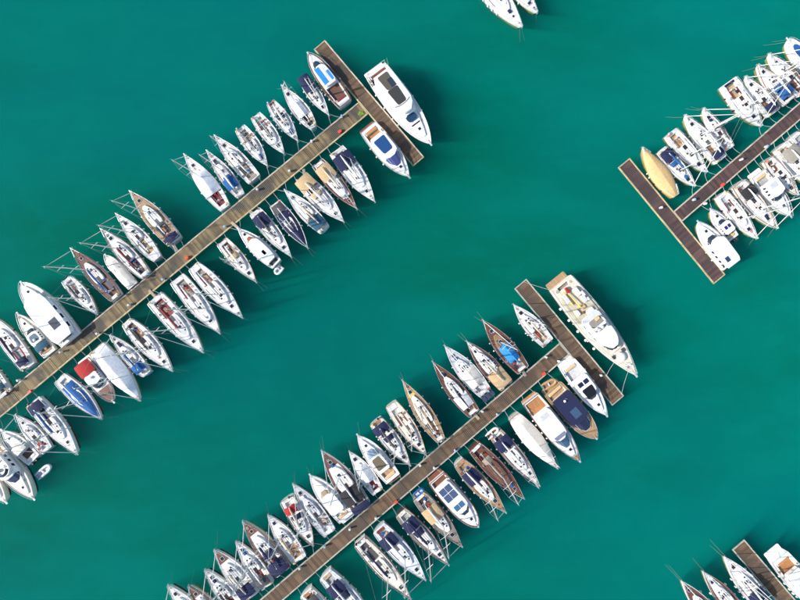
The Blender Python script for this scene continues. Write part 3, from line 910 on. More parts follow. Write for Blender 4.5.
def flybridge(s, o):
    """open upper deck with coaming, seat, dash and windscreen"""
    f0, f1 = o['fly']; z = s.zt; w = s.o.get('hf', .74) * .9
    out = s.outline(f0, f1, w, .35, .1); 
    g = G(); n = len(out)
    inn = [(sum(p[0] for p in out) / n + (x - sum(p[0] for p in out) / n) * .93, y * .90) for x, y in out]
    H = .55
    rows = [[(x, y, z - .05) for x, y in out], [(x, y, z + H) for x, y in out], [(x, y, z + H) for x, y in inn], [(x, y, z + .03) for x, y in inn]]
    g.quadstrip(rows, True); g.poly(rows[-1]); s.part('flybridge_coaming', g, mat('gel', 'white'))
    s.windshield(f1 - .005, f1 - .04, w * .8, w * .72, z + H - .02, z + H + .35, (.05, .06, .08), .05 * s.L, 'fly_windscreen', None, False)
    wd = s.hb((f0 + f1) / 2) * w
    for u in (-.45, .45):
        g = G(); g.slab(rrect(s.x(f0 + (f1 - f0) * .52), s.x(f0 + (f1 - f0) * .66), wd * u - .3, wd * u + .3, .1), z, z + .55, .05); s.part('helm_seat', g, mat('fab', o.get('flyseat', 'cream')))
    g = G(); g.slab(rrect(s.x(f0 + .02), s.x(f0 + (f1 - f0) * .3), -wd * .8, wd * .8, .12), z, z + .42, .05); s.part('fly_sofa', g, mat('fab', o.get('flyseat', 'cream')))

# small inflatable or rowing tender, a thing of its own
def dinghy(a, b, wpx, z, label, col='light', floor='grey', cat='dinghy'):
    p, q = W(*a, z + .3), W(*b, z + .3); d = q - p; L = d.length; Bm = wpx * MPP
    mid = (p + q) / 2
    root = empty('inflatable_dinghy', (mid.x, mid.y, z), math.atan2(d.y, d.x))
    tag(root, label, cat, 'tenders and dinghies')
    r = Bm * .17; g = G(); pts = []
    yy = Bm / 2 - r
    for t in (-.5, -.25, 0, .15): pts.append((t * L, yy, r * .9))
    for k in range(1, 8):
        a_ = PI / 2 - PI * k / 8; pts.append(((.15 + .30 * math.cos(a_)) * L, yy * math.sin(a_), r * .9 + .12 * math.cos(a_)))
    for t in (.15, 0, -.25, -.5): pts.append((t * L, -yy, r * .9))
    g.tube(pts, [r * .45] + [r] * (len(pts) - 2) + [r * .45], 8); g.build('tube', mat('gel', col), root, True)
    g = G(); g.slab([(-.44 * L, -yy), (.2 * L, -yy), (.4 * L, 0), (.2 * L, yy), (-.44 * L, yy)], -.12, r * .55, 0); g.build('floor', mat('deckpaint', floor), root)
    g = G(); g.box((-.44 * L, 0, r), (.06, 2 * yy, r * 1.6)); g.build('transom', mat('gel', 'grey'), root)
    g = G(); g.box((-.05 * L, 0, r * 1.4), (.28, 2 * yy, .06)); g.build('thwart', mat('gel', 'light'), root)
    return root

ORD = ['', 'first', 'second', 'third', 'fourth', 'fifth', 'sixth', 'seventh', 'eighth', 'ninth', 'tenth', 'eleventh', 'twelfth', 'thirteenth', 'fourteenth', 'fifteenth',
       'sixteenth', 'seventeenth', 'eighteenth', 'nineteenth', 'twentieth', 'twenty-first', 'twenty-second']
def row(place, group, specs):
    """boats along one side of a pier, listed from its outer end"""
    for i, (fn, bow, stern, beam, look, o) in enumerate(specs, 1):
        b = fn(bow, stern, beam, **o)
        tag(b.root, '%s, %s from outer end, %s' % (look, ORD[i], place), 'sailboat' if fn is sail else 'motorboat', group)
        for (t, u, px, py) in o.get('moor', []): b.mooring(px, py, t, u)
        if o.get('moor') and o['moor'][0][0] < .5: b.bow_lines()

def auto_moor(specs, p0, p1, skip=()):
    """two lines from the pier end of each boat to the pier edge"""
    a, b = Vector(p0), Vector(p1); d = (b - a).normalized()
    for i, sp in enumerate(specs):
        if i in skip: continue
        bow, stern = Vector(sp[1]), Vector(sp[2])
        def dist(v): return abs((v - a).x * d.y - (v - a).y * d.x)
        near, t = (bow, .97) if dist(bow) < dist(stern) else (stern, .02)
        far = stern if t > .5 else bow
        k = a + d * (near - a).dot(d)
        n = (near - k); n = n.normalized() if n.length > .1 else Vector((0, 1))
        edge = k + n * 6.6
        dirx = 1 if (near - far).dot(Vector((d.y, -d.x))) > 0 else -1
        lines = []
        for sg in (1, -1):
            w = sp[3] * (.30 if t < .5 else .10)
            e = edge + d * sg * (random.uniform(5, 8) if t > .5 else random.uniform(3, 7))
            # which side of the boat this is
            ax = (bow - stern).normalized(); left = Vector((ax.y, -ax.x))       # photograph y runs down
            u = .8 if left.dot(d * sg) > 0 else -.8
            lines.append((t, u, e.x, e.y))
        sp[5].setdefault('moor', lines)

S, M = sail, motor
A = [
 (M, (308.5, 54), (345, 103), 20, 'brown-railed trawler with bright blue canvas', dict(side='brown', sidein=.80, rail='brown', railw=.12, house=(.38, .78), hf=.68, hh=.85, deck='white', floor='brown', swim=False, p=2.8, e=.75, tr=.78, trunkon=False, cush='maroon', cock=(.07, .36, .72),
    panels=[(.40, .70, .10, .88, 'sky', 'fab'), (.40, .58, -.85, -.45, 'sky', 'fab'), (.46, .66, -.38, .02, 'light', 'glass')], radar=False)),
 (S, (329, 115), (302, 77), 13.5, 'white sloop with navy stern awning', dict(bim=[(.02, .40, 'navy', 1.02, 1.3)], mast=True, mh=1.0, floor='teak', boom=None)),
 (S, (282, 86), (313.5, 127), 16.5, 'double-ended white sloop under grey cover', dict(tr=.42, tent=(.28, .62, 'cool', .95, .72), floor='dark', cabt=(.30, .66), coam='warm')),
 (S, (298, 141), (270.5, 102.5), 15, 'white sloop with navy spray hood', dict(hood='navy', floor='white', lock='maroon', cabtop='light')),
 (S, (284.5, 154), (255.5, 115.5), 16, 'white sloop with maroon cockpit cushions', dict(cush='maroon', floor='grey', boom='dark', tr=.7)),
 (S, (267.5, 166), (240, 128), 16, 'white sloop with tan cockpit cushions', dict(cush='tan', floor='greyteak', boom='dark', tr=.72)),
 (S, (215.5, 136), (254, 179), 17.5, 'broad white sloop with square stern', dict(tr=.85, floor='greyteak', cush='dark', boom='white', lock='greyteak')),
 (S, (207.5, 151), (240.5, 195.5), 14.5, 'white sloop with bright blue cockpit awning', dict(bim=[(.14, .36, 'blue', .95, 1.35)], hood='blue', floor='white')),
 (S, (185.5, 155), (225, 208), 19, 'large white sloop under white ridge cover', dict(tent=(.27, .68, 'cool', 1.15, 1.0), floor='maroon', cush='maroon', boomon=False)),
 (S, (131.5, 191.5), (174.5, 241), 20, 'tan-decked yacht with navy stern canvas', dict(deck='tan', side='tan', sidein=.6, cab='white', floor='teak', bim=[(-.005, .10, 'navy', .95, .75)], tr=.82, cabtop=None, boom='white', hs=.7, cush='navy')),
 (S, (117.5, 214), (157, 258.5), 17, 'white sloop with plain tan cockpit', dict(floor='tan', cock=(.14, .42, .55), tr=.55, cabt=(.43, .72), boom=None)),
 (S, (102.5, 229), (146, 275.5), 17.5, 'white sloop with navy cushions and wheel', dict(cush='navy', floor='navy', boom='maroon', tr=.6)),
 (M, (105, 255.5), (131.5, 286), 12.5, 'small cream motorboat under fitted cover', dict(tent=(.03, .9, 'warm', .7, 1.02, .04, .6), open=True, bench=False, swim=False, p=2.6, e=.6, deck='warm', trunkon=False)),
 (S, (73, 248.5), (117, 298), 18, 'wooden-decked yacht with blue cushions', dict(side='brown', sidein=.58, rail='mahog', deck='brown', cush='blue', floor='brown', cab='white', boom='blue', hull='white', tr=.68)),
 (S, (97, 314), (66, 279), 14.5, 'small white sloop with dark sail cover', dict(boom='dark', floor='grey', tr=.7, bottom='olive')),
 (M, (23, 283), (71, 340), 26, 'large white motor yacht with flat hardtop', dict(house=(.06, .72), hf=.94, hh=1.4, p=2.7, e=.6, roof='cool', panels=[(.20, .34, -.55, .15, (.04, .045, .055), 'solar')], swimd=.10, cock=(.03, .07, .6), radar=False, rooft=(.03, .78), bench=False, trunk=.93, wsc=(.5, .52, .54))),
 (M, (17.5, 314), (49, 354), 16.5, 'cream motor cruiser with blue aft cover', dict(hull='warm', deck='warm', house=(.30, .58), hf=.78, hh=.9, trunkc='warm', bim=[(.13, .27, 'teal', .92, .9)], floor='tan', swimc='tan', swimd=.09, panels=[(.33, .47, -.7, .7, (.12, .18, .22), 'glass')], cush='tan')),
 (S, (-11, 313), (29, 367), 19, 'large white sloop with navy stern hood', dict(floor='grey', bim=[(.05, .16, 'navy', .7, .9)], boom='navy', tr=.75, cush='maroon')),
 (S, (-26, 353), (6, 394), 15.5, 'white sloop cut by left edge', dict(floor='greyteak', cush='teal', boom='navy', tr=.75, bim=[(.10, .22, 'teal', .8, 1.0)])),
]
Bs = [
 (M, (409, 177), (368, 127.5), 22.5, 'white motor cruiser with blue sunroof', dict(house=(.22, .66), hf=.80, hh=1.2, panels=[(.26, .50, -.72, .72, (.02, .07, .20), 'glass')], floor='orange', swimc='mahog', cush='orange', wsc=(.06, .08, .22), wsd=.16, swimd=.06, radar=False)),
 (S, (375, 202), (336.5, 150.5), 20, 'white sloop with navy cockpit canvas', dict(bim=[(.10, .34, 'navy', 1.0, 1.15)], floor='navy', tr=.82, boom='white', cabtop=None, lock='light', bottom='olive')),
 (S, (357, 209), (317.5, 163), 17.5, 'dark-railed sloop with beige awning', dict(hull='brown', rail='brown', railw=.1, side='brown', sidein=.7, fore='mahog', bim=[(.10, .36, 'beige', .95, 1.35)], floor='teak', tr=.78, boom=(.55, .47, .36))),
 (S, (344, 222), (301, 178.5), 19.5, 'white sloop with wide beige stern awning', dict(bim=[(.01, .24, 'beige', 1.0, 1.3)], hood='beige', floor='teak', tr=.78, cabtop='light')),
 (S, (285, 190), (324.5, 229.5), 17, 'white sloop with teal stern awning', dict(bim=[(.05, .28, 'teal', .95, 1.35)], floor='teak', cush='tan', tr=.72, boom=(.55, .47, .36))),
 (S, (308, 248), (275, 203.5), 16.5, 'sloop entirely under a navy cover', dict(tent=(.22, .93, 'navy', .55, .90, .03, .7), floor='grey', boom=None, tr=.75, rail='white', bim=[(.03, .2, 'dark', .85, .6)])),
 (S, (291.5, 257), (255, 211.5), 16, 'slim white sloop with navy bimini', dict(bim=[(.10, .33, 'navy', .95, 1.4)], floor='navy', cush='navy', tr=.8, boom='dark')),
 (M, (238.5, 228.5), (276, 264), 17.5, 'white cabin motorboat with bowsprit', dict(name='motorboat', house=(.12, .72), hf=.76, hh=.75, tr=.7, p=1.9, panels=[(.26, .36, -.3, .15, (.03, .05, .1), 'solar'), (.14, .36, -.75, .75, 'cool', 'deckpaint')], floor='dark', cock=(.03, .11, .7), bench=False, swim=False, radar=False, wsc=(.25, .10, .05), hull='white')),
 (S, (256.5, 282), (222, 241.5), 16, 'white sloop with beige hood near pier', dict(hood='beige', floor='brown', cush='tan', tr=.78, rail='tan', stripe='maroon')),
 (S, (243, 317.5), (194, 266), 19.5, 'white sloop with long maroon cockpit', dict(floor='greyteak', cush='maroon', tr=.62, boom='light', cock=(.09, .36, .5))),
 (S, (220.5, 333), (177.5, 278.5), 20, 'white sloop with grey foredeck tender', dict(floor='greyteak', cush='maroon', tr=.8, boom='white', cabtop=None)),
 (S, (204, 352), (155, 298), 21, 'large white sloop with maroon covers', dict(floor='maroon', cush='maroon', boom='maroon', tr=.86, twin=True, cabtop='light', hs=.7)),
 (S, (173, 370.5), (127, 321.5), 19.5, 'white sloop with pointed ends, brown cockpit', dict(floor='brown', cush='tan', boom='dark', tr=.5)),
 (S, (111, 335), (146.5, 374), 15.5, 'white sloop with blue stern awning', dict(bim=[(.08, .26, 'blue', .98, 1.2)], floor='white', boom='blue', tr=.6, hull='cool')),
 (S, (141, 400), (97, 348), 21.5, 'wide white boat under pale ridge cover', dict(tent=(.03, .93, 'cool', 1.25, 1.0), floor='white', boomon=False, tr=.85, rail='tan', nolines=True)),
 (M, (113, 401.5), (82, 362), 18, 'white cruiser with red stern canopy', dict(house=(.32, .58), hf=.80, hh=1.0, bim=[(.02, .30, 'red', 1.0, 1.35)], panels=[(.35, .44, -.4, .3, 'light', 'glass')], fore='brown', foret=(.66, .96), trunkon=False, e=.7, hull='white', rail='brown')),
 (S, (102, 418.5), (60, 378), 18, 'sloop under bright blue canvas cover', dict(tent=(.16, .94, 'blue', .55, .80, .06, .6), floor='light', boom=None, tr=.7, hull='cool')),
 (S, (78.5, 453.5), (34, 401.5), 19.5, 'white sloop with long blue sail cover', dict(boom='blue', bim=[(.03, .17, 'navy', .9, .9)], floor='navy', tr=.8, cush='light')),
 (S, (15.5, 415), (46.5, 450.5), 16.5, 'pale sloop with open cluttered cockpit', dict(floor='light', hull='light', deck='light', tr=.7, boom='white', cush='light', bottom='navy')),
 (M, (1, 431), (32.5, 460.5), 17.5, 'small white cruiser with black outboard', dict(open=True, house=(.30, .55), hf=.8, floor='brown', outb=(-.35, .35), bim=[(.30, .50, 'warm', .8, 1.2)], cush='warm', swim=False)),
 (M, (34.5, 498), (-10, 446), 22.5, 'cream flybridge yacht in lower left corner', dict(hull='warm', deck='warm', house=(.20, .62), hf=.82, hh=1.2, fly=(.2, .52), wsc=(.05, .07, .12), trunkc='warm', radar=False, flyseat='light')),
 (M, (7, 501.5), (-38, 449), 20, 'white bow cut by the left edge', dict(hull='warm', deck='warm', trunkc='warm', radar=False)),
]
C = [
 (S, (513.5, 304.5), (548, 343), 17.5, 'white sloop beside the platform corner', dict(floor='beige', cush='beige', tr=.78, boom=(.55, .47, .36), lock='light')),
 (S, (482.5, 320), (523, 370), 20, 'brown-decked yacht with bright blue cover', dict(side='brown', deck='brown', sidein=.5, rail='brown', railw=.09, cab='teak', tent=(.20, .52, 'sky', .8, .62, .25, .7), floor='greyteak', tr=.7, boom='sky', hull='brown')),
 (S, (466.5, 341), (506.5, 386), 19.5, 'brown-trimmed sloop with beige awning', dict(side='brown', sidein=.62, rail='brown', bim=[(.04, .34, 'beige', .95, 1.3)], floor='teak', tr=.8, boom=(.55, .47, .36), cabt=(.36, .74))),
 (S, (444.5, 345.5), (485, 392.5), 19.5, 'pale grey sloop with stern solar panels', dict(hull='light', deck='light', tent=(.16, .52, 'warm', .9, .85), floor='light', boomon=False, tr=.72, solar=[(-.115, -.02, -.98, -.36, .35), (-.115, -.02, -.30, .30, .35), (-.115, -.02, .36, .98, .35)])),
 (S, (432.5, 361.5), (474, 413.5), 18.5, 'dark wooden ketch with white covers', dict(hull='brown', side='brown', deck='brown', rail='brown', railw=.09, cab='white', tent=(.13, .36, 'white', .7, .82), boom='navy', floor='brown', tr=.72)),
 (S, (402.5, 380), (441, 440), 18, 'tan wooden schooner with yellow bow gear', dict(deck='tan', side='tan', rail='tan', railw=.09, hull='tan', cab='warm', floor='brown', boom=(.55, .47, .36), tr=.5, fore='yellow', foret=(.74, .80), mh=1.05, cabt=(.30, .74))),
 (S, (426.5, 455), (391, 404), 17.5, 'cream sloop with maroon cockpit seats', dict(hull='warm', deck='warm', cab='warm', cush='maroon', floor='warm', tr=.72, boom=(.55, .47, .36), rail='tan', cock=(.10, .40, .55), cabt=(.42, .76))),
 (S, (410.5, 465), (375.5, 421), 18, 'white sloop with navy bimini, tan stern', dict(bim=[(.07, .24, 'navy', .95, 1.35)], hood='navy', lock='orange', floor='white', tr=.78, boom='dark', cush='navy')),
 (M, (358, 435.5), (393, 479), 19.5, 'white motor cruiser with tinted sunroof', dict(house=(.24, .60), hf=.76, hh=1.1, panels=[(.28, .50, -.7, .7, (.16, .13, .08), 'glass')], floor='tan', swimc='teak', wsd=.13, wsc=(.20, .28, .36), radar=False)),
 (S, (349.5, 451.5), (378, 492), 16, 'white sloop under grey-sided cover', dict(tent=(.26, .66, 'cool', .9, .82), floor='maroon', tr=.72, boomon=False)),
 (S, (322, 450), (362, 507), 22.5, 'large brown-bowed yacht with black awning', dict(side='brown', sidein=.72, fore='brown', foret=(.72, .97), cab='white', cabf=.7, bim=[(.12, .36, 'black', .95, 1.4), (-.03, .08, 'navy', 1.0, .9)], floor='dark', tr=.85, hs=.72, boom='light')),
 (M, (310.5, 475.5), (346, 518.5), 19.5, 'plain white motorboat with closed cockpit', dict(house=(.20, .62), hf=.78, hh=.85, tent=None, panels=[], cock=(.05, .18, .7), wsc=(.30, .24, .16), radar=False, sunpad='warm', floor='white')),
 (S, (293.5, 483.5), (330, 533), 18, 'pale grey sloop with cream fittings', dict(hull='light', deck='light', cab='light', floor='light', cush='beige', boom='light', tr=.72, lock='white', bottom='navy')),
 (S, (313.5, 545), (286.5, 499), 17, 'blunt white sloop with red canopy', dict(bim=[(.12, .27, 'red', .78, 1.45)], hood='navy', floor='white', tr=.85, p=2.2, boom=(.55, .47, .36))),
 (S, (268.5, 515), (300, 560), 18.5, 'white sloop with light teak cockpit', dict(floor='teak', cush='tan', tr=.78, boom='beige', coam='warm')),
 (S, (243.5, 520.5), (284, 571.5), 20.5, 'brown-bowed sloop with navy stern cover', dict(side='brown', sidein=.72, fore='mahog', bim=[(.02, .24, 'navy', 1.0, 1.05)], hood='navy', tr=.8, floor='navy', boom='navy')),
 (S, (236.5, 541.5), (268, 586), 17.5, 'white sloop with dark stern awning', dict(bim=[(.06, .22, 'dark', .9, 1.2)], floor='maroon', tr=.78, boom='white')),
 (S, (215, 549.5), (253, 596), 20, 'white sloop with navy rectangular bimini', dict(fore='mahog', bim=[(.05, .26, 'navy', .92, 1.4)], floor='white', tr=.82, boom=(.55, .47, .36), cabtop='light')),
 (S, (205.5, 569.5), (240, 612), 17.5, 'white sloop by bottom edge, single hatch', dict(floor='brown', tr=.75, boom='dark', hs=.75)),
 (S, (189, 585.5), (222, 627), 16.5, 'brown-sided sloop cut by bottom edge', dict(side='brown', sidein=.66, rail='brown', fore='mahog', tr=.75)),
 (S, (168.5, 585), (203, 628), 17.5, 'white bow cut by bottom edge', dict(tr=.75)),
]
D = [
 (M, (606, 415), (567.5, 364), 21, 'white motor cruiser with black sunroof', dict(house=(.26, .64), hf=.80, hh=1.15, hull='cool', deck='cool', panels=[(.44, .60, -.72, .72, (.012, .014, .02), 'glass'), (.32, .39, -.7, -.08, (.015, .02, .05), 'glass'), (.32, .39, .08, .7, (.015, .02, .05), 'glass')], wsd=.05, floor='light', swimc='cool', radar=False)),
 (M, (595.5, 437.5), (553, 389), 24, 'wood-trimmed trawler under navy awning', dict(rail='tan', railw=.12, deck='tan', hull='cream', tr=.92, p=2.9, house=(.16, .70), hf=.90, hh=1.2, roof='navy', rooff=1, rfront=.04, rooft=(.12, .64), wsc=(.02, .025, .06), wsd=.16, floor='tan', swimc='tan', panels=[(.40, .55, -.30, .45, (.05, .09, .16), 'glass')], trunkon=False, fore='tan', e=.70, cock=(.02, .14, .8), radar=True)),
 (M, (578.5, 460), (530.5, 399), 22.5, 'white motor yacht with orange teak stern', dict(house=(.20, .68), hf=.78, hh=1.25, rail='brown', railw=.1, floor='orange', swimc='orange', swimd=.03, wsd=.14, wsc=(.06, .12, .20), panels=[(.22, .29, -.55, .45, 'light', 'deckpaint'), (.55, .60, -.75, .75, (.20, .21, .28), 'glass')], fore='tan', foret=(.92, .97), cush='orange', radar=False, cock=(.02, .19, .85), depth=.3, bench=False)),
 (S, (556.5, 467.5), (514, 416.5), 19.5, 'sloop under a full beige cover', dict(tent=(.04, .90, 'warm', .95, 1.0, .06, .8), tr=.66, boomon=False, nolines=True, hull='warm')),
 (S, (539, 485), (495, 433), 18.5, 'white sloop with navy sunshade and davits', dict(bim=[(.08, .27, 'navy', .98, 1.3)], floor='dark', tr=.8, boom='white', hs=.8, side='greyteak', sidein=.7, rail='brown')),
 (S, (523.5, 497.5), (474, 446.5), 19.5, 'dark wooden yacht with long bowsprit', dict(hull='brown', side='brown', deck='brown', rail='mahog', railw=.12, cab='brown', floor='mahog', tr=.75, boom='greyteak', cabt=(.30, .74), tent=(.22, .45, 'greyteak', .5, .5), coam='brown', cush='maroon')),
 (S, (505.5, 511.5), (458.5, 462), 19, 'tan-decked sloop with navy bimini', dict(side='tan', deck='tan', sidein=.62, rail='greyteak', railw=.09, cab='white', bim=[(.16, .38, 'navy', .82, 1.2)], floor='tan', tr=.62, boom='white', lock='tan', cabt=(.40, .74))),
 (M, (477.5, 525.5), (436.5, 478.5), 22.5, 'white trawler with blue roof panels', dict(house=(.12, .72), hf=.80, hh=.9, rail='mahog', railw=.14, e=.62, p=2.8, swimc='mahog', floor='mahog', wsd=.04, panels=[(.16, .27, -.74, -.03, (.03, .06, .14), 'solar'), (.16, .27, .03, .74, (.03, .06, .14), 'solar'), (.28, .40, -.74, -.03, (.03, .06, .14), 'solar'), (.28, .40, .03, .74, (.03, .06, .14), 'solar'), (.50, .59, -.62, -.03, (.05, .14, .24), 'glass'), (.50, .59, .03, .62, (.05, .14, .24), 'glass')], trunk=.93, cock=(.02, .11, .8), bench=False, radar=False)),
 (S, (462, 545.5), (418.5, 495.5), 19, 'brown-decked yacht with tan awning', dict(side='greyteak', deck='greyteak', sidein=.6, rail='brown', railw=.09, hull='grey', bim=[(.20, .44, 'beige', .92, 1.4)], floor='brown', tr=.76, boom='light', cush='dark')),
 (S, (448.5, 563.5), (400.5, 511.5), 18.5, 'grey-decked yacht with dark navy canvas', dict(side='greyteak', sidein=.66, rail='brown', hull='dark', bim=[(.12, .30, 'navy', .9, 1.3)], hood='navy', floor='grey', tr=.7, boom='navy', cush='navy', lock='warm')),
 (S, (425.5, 578.5), (379, 528), 20, 'pale blue-white sloop with navy bimini', dict(hull='cool', deck='cool', bim=[(.12, .31, 'navy', .92, 1.35)], floor='light', tr=.75, boom='white', cab='cool', lock='maroon')),
 (S, (411, 597), (359.5, 540.5), 18.5, 'white-decked racer with navy boom cover', dict(deck='warm', cab='warm', rail='brown', floor='dark', boom='navy', tr=.75, cush='dark', mh=1.3, cabh=.25)),
 (S, (376, 627), (325.5, 574), 20, 'white sloop with rounded navy canopy', dict(hull='cool', deck='cool', bim=[(.13, .31, 'navy', .92, 1.35)], hood='navy', floor='grey', tr=.74, lock='beige')),
 (S, (350, 642), (306, 592), 18, 'white boat with orange stern hatch', dict(floor='brown', tr=.8, lock='orange', bim=[(.08, .22, 'dark', .85, 1.0)])),
]
E = [
 (S, (642, 148), (675.5, 196), 18, 'boat under a full yellow-cream cover', dict(tent=(.0, .99, 'cream', .75, 1.06, .03, .55), mast=False, tr=.30, nolines=True, p=1.9, hull='cream', bottom='olive', boomon=False, rail='cream', plain=True)),
 (S, (694.5, 186), (661.5, 150), 15, 'white sloop with blue-navy stern cover', dict(bim=[(.04, .28, 'navy', .95, .9)], hood='blue', tr=.72, boom='blue', bottom='olive')),
 (S, (706, 172), (671, 132.5), 17, 'white sloop with beige cockpit sole', dict(floor='beige', tr=.78, boom='white', cush='tan', bottom='olive')),
 (S, (684.5, 115.5), (721, 160), 17, 'white sloop with purple-navy stern hood', dict(bim=[(.06, .20, 'navy', .85, 1.0)], tr=.72, boom='white', bottom='olive')),
 (S, (703.5, 108.5), (729, 149), 14, 'slim white sloop with grey stern gear', dict(floor='grey', tr=.75, boom='dark', lock='grey', bottom='olive', hull='cool')),
 (S, (760.5, 126), (728.5, 82), 21, 'broad white yacht with beige stern', dict(floor='beige', tr=.88, boom='white', cush='maroon', lock='navy', bottom='olive', twin=True)),
 (S, (745.5, 76.5), (774, 113), 16.5, 'white sloop with near-black stern canvas', dict(bim=[(.06, .24, 'navy', .85, 1.1)], tr=.78, bottom='olive')),
 (S, (757.5, 65), (790, 101), 17.5, 'white sloop with vivid blue bimini', dict(bim=[(.12, .30, 'blue', .95, 1.3)], hood='blue', tr=.8, floor='navy', bottom='olive')),
 (S, (768.5, 54), (804, 92), 17.5, 'white sloop with brown stern gear', dict(floor='brown', cush='dark', tr=.78, boom='brown', bottom='olive')),
 (M, (788, 39), (822, 78), 17.5, 'round-bowed white motorboat with blue hatch', dict(e=.55, p=2.6, house=(.2, .55), hf=.75, bottom='olive', sunpad='blue', radar=False)),
]
F = [
 (M, (698.5, 222), (731, 264.5), 20, 'boxy white cabin cruiser with orange cockpit', dict(house=(.10, .62), hf=.92, hh=1.3, floor='orange', swimc='orange', swimd=.04, cush='mahog', rooft=(.0, .60), panels=[(.10, .20, .05, .5, (.03, .05, .12), 'glass')], bottom='olive', tr=.95, cock=(.02, .1, .8), bench=False, radar=False)),
 (M, (712.5, 209.5), (735, 238), 14, 'small white cruiser with dark outboard', dict(house=(.22, .60), hf=.82, hh=.9, floor='dark', outb=(-.2, .25), swim=False, panels=[(.34, .44, -.6, -.08, (.02, .03, .1), 'glass'), (.34, .44, .08, .6, (.02, .03, .1), 'glass')], bottom='olive', radar=False)),
 (S, (756, 238.5), (721.5, 194.5), 16, 'slim white sloop with plain cockpit', dict(floor='light', tr=.74, boom='white', cush='maroon', hs=.7, bottom='olive')),
 (S, (776, 228.5), (738.5, 184), 18.5, 'white sloop with black bimini', dict(bim=[(.10, .30, 'black', .9, 1.35)], floor='grey', tr=.8, boom='white', bottom='olive')),
 (M, (791, 216), (759, 173.5), 19, 'white cruiser with square white hardtop', dict(house=(.22, .58), hf=.84, hh=1.5, floor='grey', panels=[(.26, .36, -.5, .5, 'light', 'deckpaint')], radar=False, bottom='olive')),
 (S, (797.5, 195), (769, 159), 14.5, 'white sloop with brown teak cockpit', dict(floor='brown', tr=.75, boom='white', bottom='olive')),
 (S, (818, 188), (781.5, 146), 19.5, 'white sloop with grey canopy', dict(bim=[(.08, .34, (.30, .28, .24), .95, 1.4)], floor='grey', tr=.8, boom='white', bottom='olive')),
 (S, (832, 172), (796, 134), 17, 'white boat cut by right edge', dict(floor='grey', tr=.8, bottom='olive')),
]
auto_moor(A, (-62, 459), (358.5, 112), skip=(0,))
auto_moor(Bs, (-62, 459), (358.5, 112), skip=(0,))
auto_moor(C, (205, 657), (559, 353.5), skip=(0,))
auto_moor(D, (205, 657), (559, 353.5), skip=(0,))
auto_moor(E, (850, 68), (679, 215.5), skip=(0,))
auto_moor(F, (850, 68), (679, 215.5), skip=(0,))
row('upper side of left pier', 'boats along the upper side of the left pier', A)
row('lower side of left pier', 'boats along the lower side of the left pier', Bs)
row('upper side of middle pier', 'boats along the upper side of the middle pier', C)
row('lower side of middle pier', 'boats along the lower side of the middle pier', D)
row('upper side of right pier', 'boats along the upper side of the right pier', E)
row('lower side of right pier', 'boats along the lower side of the right pier', F)

def single(fn, bow, stern, beam, label, o):
    b = fn(bow, stern, beam, **o)
    if fn is sail: b.bow_lines()
    tag(b.root, label, 'sailboat' if fn is sail else 'motorboat'); return b
single(S, (724, 556), (768, 610), 20, 'white sloop with navy cockpit canopy beside the bottom right platform', dict(bim=[(.15, .40, 'navy', .9, 1.3)], tr=.75, hs=.75, bottom='olive'))
single(S, (703, 571), (744, 620), 18.5, 'brown-sided sloop, middle of three bows at bottom right', dict(side='mahog', sidein=.66, rail='brown', tr=.75, bottom='olive'))
single(S, (681.5, 580.5), (721, 629), 17.5, 'brown-decked sloop, leftmost of three bows at bottom right', dict(deck='brown', side='brown', sidein=.6, rail='white', tr=.75, bottom='olive'))
single(M, (825, 613), (779, 557), 23, 'white motor yacht with orange cockpit in the bottom right corner', dict(house=(.22, .66), floor='orange', swimc='white', swimd=.10, cush='orange', trunk=.9, hh=1.2, radar=False, panels=[(.3, .45, -.6, .6, 'cool', 'deckpaint')]))
single(S, (521.5, 27.5), (477, -27), 22, 'larger white yacht bow poking in at the top edge', dict(bottom='olive', tr=.75, hs=.45, mast=False, boomon=False))
single(S, (537, 12.5), (503, -30), 17, 'smaller white bow beside a larger one at the top edge', dict(bottom='olive', tr=.75, mast=False))

